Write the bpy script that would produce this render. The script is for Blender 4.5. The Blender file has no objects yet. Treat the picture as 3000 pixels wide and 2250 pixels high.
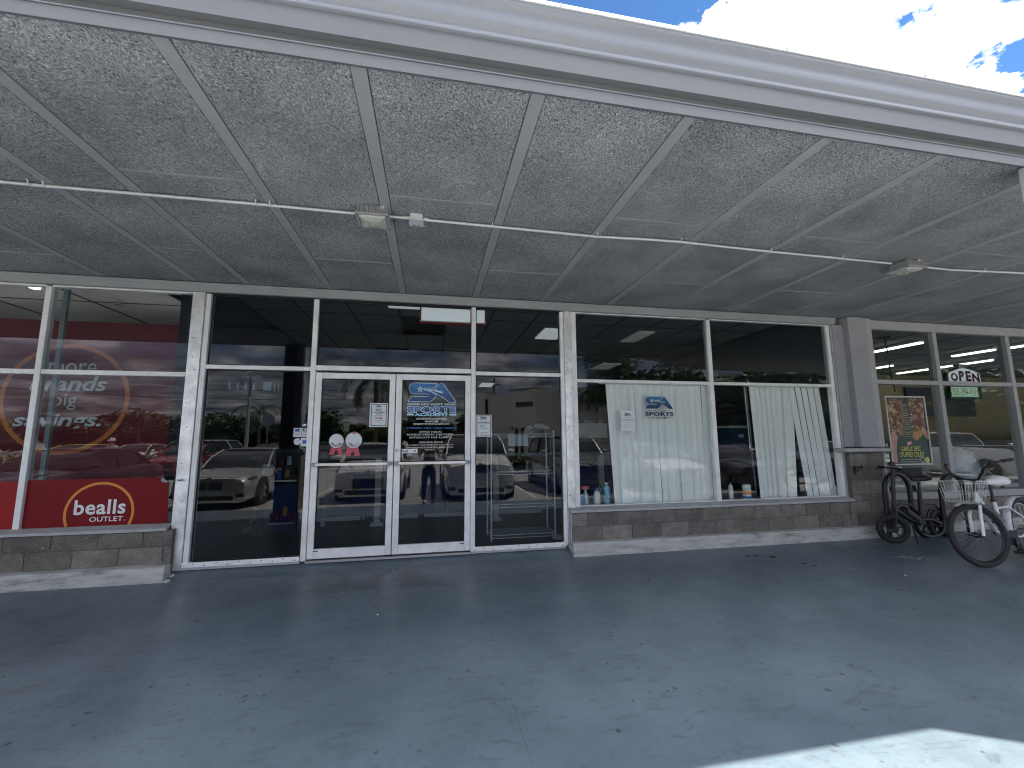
import bpy, bmesh, math, random
from mathutils import Vector, Matrix
random.seed(7)
R = math.radians
PI = math.pi
scene = bpy.context.scene
COL = scene.collection

# ------------------------------------------------------------------ camera
camd = bpy.data.cameras.new('camera')
cam = bpy.data.objects.new('camera', camd)
COL.objects.link(cam)
_r = Vector((0.9822969, -0.18721333, -0.00663044)); _u = Vector((-0.01758392, -0.1273842, 0.99169757)); _w = Vector((0.18650362, 0.97402486, 0.12842105))
cam.matrix_world = Matrix(((_r.x, _u.x, -_w.x, 0), (_r.y, _u.y, -_w.y, -5.342), (_r.z, _u.z, -_w.z, 1.3535), (0, 0, 0, 1)))
camd.sensor_width = 36.0
camd.lens = 1226.38 / 3000 * 36
camd.clip_start = 0.02
camd.clip_end = 1500
scene.camera = cam

# ------------------------------------------------------------------ light
SUN = Vector((0.470, -0.020, 0.883)).normalized()
sund = bpy.data.lights.new('sun', 'SUN'); sund.energy = 2.6; sund.angle = R(0.55); sund.color = (1.0, 0.955, 0.87)
sun = bpy.data.objects.new('sun', sund); COL.objects.link(sun)
sun.rotation_euler = SUN.to_track_quat('Z', 'Y').to_euler(); sun.location = (20, -10, 40)

world = bpy.data.worlds.new('World'); scene.world = world
world.use_nodes = True
wn = world.node_tree; wn.nodes.clear()
def N(t, typ, **kw):
    n = t.nodes.new(typ)
    for k, v in kw.items():
        setattr(n, k, v)
    return n
def L(t, a, b): t.links.new(a, b)
def math_n(t, op, a, b=None, clamp=False):
    n = t.nodes.new('ShaderNodeMath'); n.operation = op; n.use_clamp = clamp
    for i, v in enumerate((a, b)):
        if v is None: continue
        if isinstance(v, (int, float)): n.inputs[i].default_value = v
        else: t.links.new(v, n.inputs[i])
    return n.outputs[0]
sky = N(wn, 'ShaderNodeTexSky', sky_type='NISHITA', sun_disc=False)
sky.sun_elevation = math.asin(SUN.z); sky.sun_rotation = math.atan2(SUN.x, SUN.y)
sky.air_density = 1.0; sky.dust_density = 0.2; sky.ozone_density = 3.5; sky.altitude = 900
tc = N(wn, 'ShaderNodeTexCoord')
sep = N(wn, 'ShaderNodeSeparateXYZ'); L(wn, tc.outputs['Generated'], sep.inputs[0])
zz = math_n(wn, 'ADD', math_n(wn, 'MAXIMUM', sep.outputs[2], 0.0), 0.15)
px = math_n(wn, 'DIVIDE', sep.outputs[0], zz); py = math_n(wn, 'DIVIDE', sep.outputs[1], zz)
cmb = N(wn, 'ShaderNodeCombineXYZ'); L(wn, px, cmb.inputs[0]); L(wn, py, cmb.inputs[1])
n1 = N(wn, 'ShaderNodeTexNoise'); n1.inputs['Scale'].default_value = 1.35; n1.inputs['Detail'].default_value = 9; n1.inputs['Roughness'].default_value = 0.58
L(wn, cmb.outputs[0], n1.inputs['Vector'])
n2 = N(wn, 'ShaderNodeTexNoise'); n2.inputs['Scale'].default_value = 6.0; n2.inputs['Detail'].default_value = 8; n2.inputs['Roughness'].default_value = 0.6
L(wn, cmb.outputs[0], n2.inputs['Vector'])
# one big cumulus over the roof, others from noise
dx = math_n(wn, 'SUBTRACT', px, 0.90); dy = math_n(wn, 'SUBTRACT', py, 0.93)
dd_ = math_n(wn, 'SQRT', math_n(wn, 'ADD', math_n(wn, 'MULTIPLY', dx, dx), math_n(wn, 'MULTIPLY', dy, dy)))
blob = math_n(wn, 'SUBTRACT', 0.525, dd_)
blob = math_n(wn, 'MULTIPLY', blob, 1.5)
blob = math_n(wn, 'ADD', blob, math_n(wn, 'MULTIPLY', math_n(wn, 'SUBTRACT', n2.outputs['Fac'], 0.5), 1.35))
blob = math_n(wn, 'MULTIPLY', blob, 9.0, True)
gen = math_n(wn, 'MULTIPLY', math_n(wn, 'SUBTRACT', n1.outputs['Fac'], 0.40), 6.0, True)
# clear gap around the big cumulus
clr = math_n(wn, 'MULTIPLY', math_n(wn, 'SUBTRACT', dd_, 0.75), 4.0, True)
low = math_n(wn, 'MULTIPLY', math_n(wn, 'SUBTRACT', 0.30, sep.outputs[2]), 4.0, True)   # cloud decks close up towards the horizon
gen = math_n(wn, 'MAXIMUM', math_n(wn, 'MULTIPLY', gen, clr), math_n(wn, 'MULTIPLY', low, 0.92))
mask = math_n(wn, 'MAXIMUM', blob, gen)
up = math_n(wn, 'MULTIPLY', math_n(wn, 'ADD', sep.outputs[2], 0.02), 30.0, True)
mask = math_n(wn, 'MULTIPLY', mask, up)
n3 = N(wn, 'ShaderNodeTexNoise'); n3.inputs['Scale'].default_value = 2.6; n3.inputs['Detail'].default_value = 9; n3.inputs['Roughness'].default_value = 0.62
L(wn, cmb.outputs[0], n3.inputs['Vector'])
shade_g = math_n(wn, 'MULTIPLY', math_n(wn, 'POWER', math_n(wn, 'MULTIPLY', n3.outputs['Fac'], 1.75), 3.2), 4.2)
shade_b = math_n(wn, 'ADD', math_n(wn, 'MULTIPLY', n2.outputs['Fac'], 12.0), 5.0)
high = math_n(wn, 'MULTIPLY', math_n(wn, 'SUBTRACT', sep.outputs[2], 0.25), 2.6, True)   # overhead clouds brightened to lift the ambient light, greyer low down
mbm = N(wn, 'ShaderNodeMix', data_type='FLOAT'); L(wn, math_n(wn, 'MAXIMUM', blob, high), mbm.inputs[0]); L(wn, shade_g, mbm.inputs[2]); L(wn, shade_b, mbm.inputs[3])
shade = mbm.outputs[0]
cc = N(wn, 'ShaderNodeCombineXYZ')
L(wn, shade, cc.inputs[0]); L(wn, math_n(wn, 'MULTIPLY', shade, 1.0), cc.inputs[1]); L(wn, math_n(wn, 'MULTIPLY', shade, 1.08), cc.inputs[2])
skyc = N(wn, 'ShaderNodeVectorMath', operation='MULTIPLY'); L(wn, sky.outputs[0], skyc.inputs[0]); skyc.inputs[1].default_value = (.28, .41, .50)
mx = N(wn, 'ShaderNodeMix', data_type='RGBA'); L(wn, mask, mx.inputs[0]); L(wn, skyc.outputs[0], mx.inputs[6]); L(wn, cc.outputs[0], mx.inputs[7])
bg = N(wn, 'ShaderNodeBackground'); bg.inputs[1].default_value = 0.06
L(wn, mx.outputs[2], bg.inputs[0])
wo = N(wn, 'ShaderNodeOutputWorld'); L(wn, bg.outputs[0], wo.inputs[0])

scene.view_settings.view_transform = 'Standard'
scene.view_settings.look = 'None'
scene.view_settings.gamma = 1.0
scene.view_settings.use_curve_mapping = False
scene.view_settings.exposure = 2.78
scene.cycles.use_denoising = True
scene.cycles.max_bounces = 10
scene.cycles.diffuse_bounces = 5
scene.cycles.glossy_bounces = 4
scene.cycles.transparent_max_bounces = 14
scene.cycles.sample_clamp_indirect = 8.0
scene.cycles.blur_glossy = 0.2
scene.cycles.filter_width = 1.1
scene.cycles.caustics_reflective = False
scene.cycles.caustics_refractive = False

# ------------------------------------------------------------------ materials
M = {}
def mat(name, rgb, rough=0.6, metal=0.0, var=0.0, vs=6.0, bump=0.0, bs=60.0, spec=0.5, emit=0.0, rgb2=None, coat=0.0, alpha=1.0, trans=0.0):
    m = bpy.data.materials.new(name); m.use_nodes = True
    t = m.node_tree; b = t.nodes['Principled BSDF']
    b.inputs['Base Color'].default_value = (*rgb, 1); b.inputs['Roughness'].default_value = rough; b.inputs['Metallic'].default_value = metal
    b.inputs['Specular IOR Level'].default_value = spec
    if coat: b.inputs['Coat Weight'].default_value = coat; b.inputs['Coat Roughness'].default_value = 0.05
    if emit: b.inputs['Emission Color'].default_value = (*rgb, 1); b.inputs['Emission Strength'].default_value = emit
    if alpha < 1: b.inputs['Alpha'].default_value = alpha
    if trans: b.inputs['Transmission Weight'].default_value = trans
    if var or bump:
        tcn = N(t, 'ShaderNodeTexCoord')
    if var:
        nz = N(t, 'ShaderNodeTexNoise'); nz.inputs['Scale'].default_value = vs; nz.inputs['Detail'].default_value = 7; nz.inputs['Roughness'].default_value = 0.65
        L(t, tcn.outputs['Object'], nz.inputs['Vector'])
        rp = N(t, 'ShaderNodeValToRGB'); L(t, nz.outputs['Fac'], rp.inputs[0])
        c2 = rgb2 or tuple(c * (1 - var) for c in rgb); c1 = tuple(min(1, c * (1 + var * .6)) for c in rgb)
        rp.color_ramp.elements[0].position = 0.32; rp.color_ramp.elements[0].color = (*c2, 1)
        rp.color_ramp.elements[1].position = 0.68; rp.color_ramp.elements[1].color = (*c1, 1)
        L(t, rp.outputs[0], b.inputs['Base Color'])
        rr = N(t, 'ShaderNodeMapRange'); rr.inputs['To Min'].default_value = max(0, rough - .08); rr.inputs['To Max'].default_value = min(1, rough + .1)
        L(t, nz.outputs['Fac'], rr.inputs[0]); L(t, rr.outputs[0], b.inputs['Roughness'])
    if bump:
        nb = N(t, 'ShaderNodeTexNoise'); nb.inputs['Scale'].default_value = bs; nb.inputs['Detail'].default_value = 5
        L(t, tcn.outputs['Object'], nb.inputs['Vector'])
        bp = N(t, 'ShaderNodeBump'); bp.inputs['Strength'].default_value = bump; bp.inputs['Distance'].default_value = 0.004
        L(t, nb.outputs['Fac'], bp.inputs['Height']); L(t, bp.outputs[0], b.inputs['Normal'])
    M[name] = m
    return m

mat('aluminium', (0.87, 0.87, 0.86), 0.42, 0.12, var=0.16, vs=4, bump=0.15, bs=200)
mat('brushed', (0.86, 0.87, 0.88), 0.36, 0.55, var=0.30, vs=7, bump=0.25, bs=120)
mat('white_rail', (0.9, 0.9, 0.88), 0.5, 0.1, var=0.12, vs=9)
mat('screw', (0.12, 0.12, 0.13), 0.4, 0.8)
mat('grey_paint', (0.345, 0.355, 0.365), 0.62, 0, var=0.08, vs=3, bump=0.35, bs=240)
mat('grey_stucco', (0.36, 0.365, 0.385), 0.85, 0, var=0.10, vs=5, bump=0.8, bs=170)
mat('cap_paint', (0.42, 0.42, 0.42), 0.6, 0, var=0.10, vs=8)
mat('fascia_paint', (0.155, 0.162, 0.170), 0.55, 0, var=0.07, vs=2.2, bump=0.25, bs=220)
mat('gutter', (0.215, 0.23, 0.255), 0.33, 0.0, spec=0.6)
mat('drip_white', (0.8, 0.8, 0.8), 0.4)
mat('conduit', (0.66, 0.67, 0.67), 0.45, 0.15, var=0.1, vs=12)
mat('black_gap', (0.012, 0.012, 0.014), 0.7)
mat('rubber', (0.018, 0.018, 0.02), 0.75, bump=0.3, bs=150)
mat('black_metal', (0.016, 0.017, 0.02), 0.42, 0.1, var=0.3, vs=20)
mat('rack_paint', (0.012, 0.013, 0.017), 0.36, 0.0, var=0.4, vs=30)
mat('bike_white', (0.75, 0.76, 0.78), 0.3, 0, var=0.08, vs=14, coat=0.4)
mat('chrome', (0.7, 0.7, 0.7), 0.2, 1.0)
mat('dull_chrome', (0.55, 0.55, 0.55), 0.35, 0.9)
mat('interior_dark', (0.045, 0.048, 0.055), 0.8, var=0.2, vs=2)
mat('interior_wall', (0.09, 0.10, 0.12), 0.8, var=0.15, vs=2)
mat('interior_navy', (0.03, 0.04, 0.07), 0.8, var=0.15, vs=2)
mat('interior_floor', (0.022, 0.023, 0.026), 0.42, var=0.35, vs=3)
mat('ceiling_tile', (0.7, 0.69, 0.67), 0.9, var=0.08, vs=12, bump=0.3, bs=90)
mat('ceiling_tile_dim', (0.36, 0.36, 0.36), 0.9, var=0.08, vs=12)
mat('grid_white', (0.6, 0.6, 0.6), 0.5)
mat('grid_dark', (0.07, 0.07, 0.07), 0.6)
mat('blue_mat', (0.010, 0.028, 0.15), 0.6, var=0.2, vs=3)
mat('red_print', (0.19, 0.003, 0.009), 0.4, spec=.2, var=0.06, vs=2)
mat('red_print_lit', (0.30, 0.012, 0.014), 0.4, spec=.2, var=0.10, vs=2)  # red film with its brighter, orange lit tone put into the colour
mat('red_print_deep', (0.20, 0.003, 0.014), 0.7, var=0.10, vs=3)
mat('orange_print', (0.72, 0.26, 0.03), 0.5)
mat('orange_dull', (0.80, 0.20, 0.04), 0.6)
mat('white_print', (0.80, 0.80, 0.80), 0.5)
mat('white_dull', (0.62, 0.63, 0.63), 0.6)
mat('paper', (0.74, 0.76, 0.78), 0.6, var=0.06, vs=12)
mat('navy_print', (0.012, 0.025, 0.085), 0.5)
mat('blue_print', (0.03, 0.13, 0.42), 0.5)
mat('cyan_print', (0.30, 0.62, 0.82), 0.5)
mat('paleblue_print', (0.55, 0.75, 0.86), 0.5)
mat('grey_print', (0.30, 0.34, 0.38), 0.6)
mat('pink_print', (0.62, 0.10, 0.14), 0.6, var=0.05)
mat('black_print', (0.01, 0.01, 0.012), 0.5)
mat('red_frame', (0.55, 0.03, 0.03), 0.5)
mat('blind', (0.95, 0.94, 0.92), 0.6, var=0.04, vs=5)
mat('wire_steel', (0.95, 0.95, 0.95), 0.35, 0.25)
mat('basket_wire', (0.50, 0.50, 0.48), 0.4, 0.5)
mat('skin', (0.48, 0.28, 0.20), 0.55)
mat('shirt', (0.26, 0.27, 0.29), 0.85, var=0.1)
mat('trousers', (0.02, 0.025, 0.05), 0.85, var=0.15)
mat('shirt_pale', (0.45, 0.55, 0.55), 0.85)
mat('asphalt', (0.31, 0.305, 0.29), 0.9, var=0.22, vs=1.2, bump=0.5, bs=180)
mat('white_wall', (0.62, 0.60, 0.56), 0.85, var=0.05, vs=1)
mat('dark_sign', (0.012, 0.014, 0.02), 0.5)
mat('leaf', (0.045, 0.085, 0.022), 0.6, var=0.4, vs=3, rgb2=(0.02, 0.045, 0.012))
mat('leaf_light', (0.085, 0.12, 0.035), 0.6, var=0.4, vs=3)
mat('palm_leaf', (0.035, 0.06, 0.02), 0.5, var=0.3, vs=4)
mat('bark', (0.12, 0.10, 0.08), 0.9, var=0.3, vs=8)
mat('car_glass', (0.015, 0.018, 0.02), 0.04, spec=0.8)
mat('car_silver', (0.50, 0.50, 0.49), 0.28, 0.55, coat=0.8)
mat('car_white', (0.74, 0.74, 0.72), 0.25, 0.0, coat=0.8)
mat('car_grey', (0.17, 0.175, 0.17), 0.28, 0.4, coat=0.8)
mat('car_dark', (0.030, 0.024, 0.030), 0.2, 0.2, coat=0.9)
mat('car_red', (0.30, 0.02, 0.02), 0.25, 0.1, coat=0.9)
mat('car_yellow', (0.62, 0.60, 0.03), 0.3, 0.0, coat=0.6)
mat('plastic_black', (0.02, 0.02, 0.022), 0.5)
mat('headlight', (0.10, 0.105, 0.11), 0.08, 0.2, coat=1.0)
mat('lamp_metal', (0.40, 0.40, 0.40), 0.45, 0.2, var=0.15, vs=20)
mat('beige_wall', (0.30, 0.25, 0.16), 0.8, var=0.05)
mat('tv_panel', (0.006, 0.009, 0.03), 0.35)
mat('sun_mural', (0.12, 0.06, 0.02), 0.6)
mat('green_sign', (0.012, 0.05, 0.03), 0.5)
mat('led_green', (0.42, 0.58, 0.42), 0.5, emit=0.04)
mat('maroon_print', (0.20, 0.008, 0.05), 0.5)
mat('poster_green', (0.012, 0.055, 0.035), 0.5)
mat('poster_yellow', (0.62, 0.55, 0.13), 0.5)
mat('poster_skin', (0.50, 0.28, 0.22), 0.6, var=0.15, vs=9)
mat('cheese', (0.62, 0.53, 0.30), 0.6, var=0.3, vs=14)
mat('crust', (0.48, 0.25, 0.08), 0.6, var=0.3, vs=16)
mat('tube_light', (1.0, 0.97, 0.84), 0.5, emit=0.8)
mat('room_light', (1.0, 0.97, 0.9), 0.5, emit=2.2)
mat('fill_light', (1.0, 0.96, 0.88), 0.5, emit=0.7)
mat('box_sign', (0.80, 0.81, 0.80), 0.6, emit=0.10)  # slight glow added to lift the blank sign panel
mat('panel_dim', (0.80, 0.76, 0.66), 0.5, emit=0.018)
mat('sign_lit', (0.80, 0.82, 0.85), 0.5, emit=0.07)
mat('panel_light', (0.80, 0.82, 0.78), 0.5, emit=0.09)
mat('lamp_glass', (0.50, 0.50, 0.46), 0.25, var=0.12, vs=12)
mat('plastic_bag', (0.55, 0.65, 0.70), 0.15, alpha=0.42)
mat('bottle_blue', (0.05, 0.15, 0.45), 0.3)
mat('bottle_white', (0.65, 0.66, 0.66), 0.3)
mat('bin_blue', (0.03, 0.07, 0.14), 0.5)
mat('mortar', (0.14, 0.13, 0.12), 0.95, bump=0.5, bs=120)
mat('paver_kerb', (0.42, 0.41, 0.38), 0.85, var=0.15)
mat('bunny', (0.6, 0.05, 0.05), 0.7)

# pizza top print: blotchy browns
def mat_pizza():
    m = bpy.data.materials.new('pizza_print'); m.use_nodes = True; t = m.node_tree; b = t.nodes['Principled BSDF']; b.inputs['Roughness'].default_value = .5
    tcn = N(t, 'ShaderNodeTexCoord'); v = N(t, 'ShaderNodeTexVoronoi'); v.inputs['Scale'].default_value = 26; v.feature = 'F1'
    nz = N(t, 'ShaderNodeTexNoise'); nz.inputs['Scale'].default_value = 14; nz.inputs['Detail'].default_value = 4
    mxv = N(t, 'ShaderNodeMix', data_type='VECTOR'); mxv.inputs[0].default_value = .12
    L(t, tcn.outputs['Object'], nz.inputs['Vector']); L(t, tcn.outputs['Object'], mxv.inputs[4]); L(t, nz.outputs['Color'], mxv.inputs[5]); L(t, mxv.outputs[1], v.inputs['Vector'])
    rp = N(t, 'ShaderNodeValToRGB'); L(t, v.outputs['Color'], rp.inputs[0])
    e = rp.color_ramp.elements; e[0].position = 0.1; e[0].color = (.10, .02, .01, 1); e[1].position = .95; e[1].color = (.50, .41, .24, 1)
    k = e.new(.4); k.color = (.13, .04, .022, 1); k = e.new(.62); k.color = (.27, .15, .07, 1)
    L(t, rp.outputs[0], b.inputs['Base Color']); M['pizza_print'] = m
mat_pizza()

# single-slab window glass: mirror reflection over a slightly grey clear pane
def mat_glass(name, tint, rough=0.0):
    m = bpy.data.materials.new(name); m.use_nodes = True; t = m.node_tree; t.nodes.clear()
    out = N(t, 'ShaderNodeOutputMaterial'); tr = N(t, 'ShaderNodeBsdfTransparent'); tr.inputs[0].default_value = (*tint, 1)
    gl = N(t, 'ShaderNodeBsdfGlossy'); gl.inputs['Roughness'].default_value = rough; gl.inputs[0].default_value = (1, 1, 1, 1)
    fr = N(t, 'ShaderNodeFresnel'); fr.inputs[0].default_value = 1.52
    geo = N(t, 'ShaderNodeNewGeometry')
    tcn = N(t, 'ShaderNodeTexCoord'); nz = N(t, 'ShaderNodeTexNoise'); nz.inputs['Scale'].default_value = 1.1; nz.inputs['Detail'].default_value = 1
    L(t, tcn.outputs['Object'], nz.inputs['Vector'])
    bp = N(t, 'ShaderNodeBump'); bp.inputs['Strength'].default_value = 0.03; bp.inputs['Distance'].default_value = 0.01
    L(t, nz.outputs['Fac'], bp.inputs['Height']); L(t, bp.outputs[0], gl.inputs['Normal'])
    one = math_n(t, 'SUBTRACT', 1.0, fr.outputs[0]); f2 = math_n(t, 'SUBTRACT', 1.0, math_n(t, 'POWER', one, 1.0))
    ff = math_n(t, 'MULTIPLY', f2, math_n(t, 'SUBTRACT', 1.0, geo.outputs['Backfacing']))
    # a little dust film
    mixs = N(t, 'ShaderNodeMixShader'); L(t, ff, mixs.inputs[0]); L(t, tr.outputs[0], mixs.inputs[1]); L(t, gl.outputs[0], mixs.inputs[2])
    L(t, mixs.outputs[0], out.inputs[0]); M[name] = m
mat_glass('glass', (0.95, 0.975, 0.97))
mat_glass('glass_store', (0.78, 0.82, 0.84))
mat_glass('glass_dark', (0.72, 0.76, 0.78))

# wood-wool soffit panel
def mat_fibre():
    m = bpy.data.materials.new('wood_wool'); m.use_nodes = True; t = m.node_tree; b = t.nodes['Principled BSDF']
    b.inputs['Roughness'].default_value = .9; b.inputs['Specular IOR Level'].default_value = .2
    tcn = N(t, 'ShaderNodeTexCoord')
    geo = N(t, 'ShaderNodeNewGeometry')
    wob = N(t, 'ShaderNodeTexNoise'); wob.inputs['Scale'].default_value = 9; wob.inputs['Detail'].default_value = 2
    L(t, geo.outputs['Position'], wob.inputs['Vector'])
    sc = N(t, 'ShaderNodeVectorMath', operation='SCALE'); L(t, wob.outputs['Color'], sc.inputs[0]); sc.inputs['Scale'].default_value = 0.07
    ad = N(t, 'ShaderNodeVectorMath', operation='ADD'); L(t, geo.outputs['Position'], ad.inputs[0]); L(t, sc.outputs[0], ad.inputs[1])
    outs = []
    for ang, st in ((0.35, (66, 250, 1)), (1.5, (60, 235, 1)), (2.5, (70, 260, 1)), (0.95, (56, 225, 1))):
        mp = N(t, 'ShaderNodeMapping'); mp.vector_type = 'TEXTURE'; mp.inputs['Rotation'].default_value = (0, 0, ang); L(t, ad.outputs[0], mp.inputs[0])
        m2 = N(t, 'ShaderNodeMapping'); m2.inputs['Scale'].default_value = st; L(t, mp.outputs[0], m2.inputs[0])
        nz = N(t, 'ShaderNodeTexNoise'); nz.inputs['Scale'].default_value = 1.0; nz.inputs['Detail'].default_value = 1.5; nz.inputs['Roughness'].default_value = .5
        L(t, m2.outputs[0], nz.inputs['Vector']); outs.append(nz.outputs['Fac'])
    a = math_n(t, 'MAXIMUM', outs[0], outs[1]); c = math_n(t, 'MAXIMUM', outs[2], outs[3]); h = math_n(t, 'MAXIMUM', a, c)
    big = N(t, 'ShaderNodeTexNoise'); big.inputs['Scale'].default_value = 1.6; big.inputs['Detail'].default_value = 5; L(t, geo.outputs['Position'], big.inputs['Vector'])
    rp = N(t, 'ShaderNodeValToRGB'); L(t, h, rp.inputs[0]); e = rp.color_ramp.elements
    e[0].position = .50; e[0].color = (.055, .058, .062, 1); e[1].position = .74; e[1].color = (.78, .80, .82, 1)
    k = e.new(.585); k.color = (.315, .328, .342, 1); k = e.new(.66); k.color = (.46, .478, .495, 1)
    mr = N(t, 'ShaderNodeMapRange'); mr.inputs['From Min'].default_value = .3; mr.inputs['From Max'].default_value = .7; mr.inputs['To Min'].default_value = .76; mr.inputs['To Max'].default_value = 1.24
    L(t, big.outputs['Fac'], mr.inputs[0])
    vm = N(t, 'ShaderNodeVectorMath', operation='SCALE'); L(t, rp.outputs[0], vm.inputs[0]); L(t, mr.outputs[0], vm.inputs['Scale'])
    L(t, vm.outputs[0], b.inputs['Base Color'])
    bp = N(t, 'ShaderNodeBump'); bp.inputs['Strength'].default_value = .9; bp.inputs['Distance'].default_value = .012
    L(t, h, bp.inputs['Height']); L(t, bp.outputs[0], b.inputs['Normal']); M['wood_wool'] = m
mat_fibre()

# split-face concrete block
def mat_block(name, c1, c2):
    m = bpy.data.materials.new(name); m.use_nodes = True; t = m.node_tree; b = t.nodes['Principled BSDF']; b.inputs['Roughness'].default_value = .85
    tcn = N(t, 'ShaderNodeTexCoord'); geo = N(t, 'ShaderNodeNewGeometry'); oi = N(t, 'ShaderNodeObjectInfo')
    nz = N(t, 'ShaderNodeTexNoise'); nz.inputs['Scale'].default_value = 5; nz.inputs['Detail'].default_value = 8; nz.inputs['Roughness'].default_value = .7; L(t, geo.outputs['Position'], nz.inputs['Vector'])
    v = N(t, 'ShaderNodeTexVoronoi'); v.inputs['Scale'].default_value = 70; L(t, geo.outputs['Position'], v.inputs['Vector'])
    rp = N(t, 'ShaderNodeValToRGB'); L(t, nz.outputs['Fac'], rp.inputs[0]); rp.color_ramp.elements[0].position = .3; rp.color_ramp.elements[0].color = (*c1, 1); rp.color_ramp.elements[1].position = .7; rp.color_ramp.elements[1].color = (*c2, 1)
    vs = N(t, 'ShaderNodeMapRange'); vs.inputs['From Min'].default_value = 0; vs.inputs['From Max'].default_value = 1; vs.inputs['To Min'].default_value = .74; vs.inputs['To Max'].default_value = 1.3
    L(t, oi.outputs['Random'], vs.inputs[0])
    spk = math_n(t, 'MULTIPLY', math_n(t, 'SUBTRACT', v.outputs['Color'], .86), 9.0, True)
    sm = N(t, 'ShaderNodeVectorMath', operation='SCALE'); L(t, rp.outputs[0], sm.inputs[0]); L(t, vs.outputs[0], sm.inputs['Scale'])
    mx2 = N(t, 'ShaderNodeMix', data_type='RGBA'); L(t, spk, mx2.inputs[0]); L(t, sm.outputs[0], mx2.inputs[6]); mx2.inputs[7].default_value = (.36, .34, .31, 1)
    L(t, mx2.outputs[2], b.inputs['Base Color'])
    hh = math_n(t, 'ADD', nz.outputs['Fac'], math_n(t, 'MULTIPLY', v.outputs['Distance'], .8))
    bp = N(t, 'ShaderNodeBump'); bp.inputs['Strength'].default_value = .9; bp.inputs['Distance'].default_value = .012; L(t, hh, bp.inputs['Height']); L(t, bp.outputs[0], b.inputs['Normal'])
    M[name] = m
mat_block('block_brown', (.13, .117, .104), (.27, .245, .22))
mat_block('block_grey', (.13, .118, .10), (.26, .235, .205))

def mat_concrete():
    m = bpy.data.materials.new('worn_concrete'); m.use_nodes = True; t = m.node_tree; b = t.nodes['Principled BSDF']; b.inputs['Roughness'].default_value = .85
    geo = N(t, 'ShaderNodeNewGeometry')
    mp = N(t, 'ShaderNodeMapping'); mp.inputs['Scale'].default_value = (2.2, 5, 9); L(t, geo.outputs['Position'], mp.inputs[0])
    nz = N(t, 'ShaderNodeTexNoise'); nz.inputs['Scale'].default_value = 1.5; nz.inputs['Detail'].default_value = 9; nz.inputs['Roughness'].default_value = .7; L(t, mp.outputs[0], nz.inputs['Vector'])
    rp = N(t, 'ShaderNodeValToRGB'); L(t, nz.outputs['Fac'], rp.inputs[0]); e = rp.color_ramp.elements
    e[0].position = .30; e[0].color = (.20, .185, .165, 1); e[1].position = .60; e[1].color = (.56, .56, .53, 1); k = e.new(.44); k.color = (.43, .43, .41, 1)
    L(t, rp.outputs[0], b.inputs['Base Color']); bp = N(t, 'ShaderNodeBump'); bp.inputs['Strength'].default_value = .6; bp.inputs['Distance'].default_value = .008
    L(t, nz.outputs['Fac'], bp.inputs['Height']); L(t, bp.outputs[0], b.inputs['Normal']); M['worn_concrete'] = m
mat_concrete()

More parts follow.
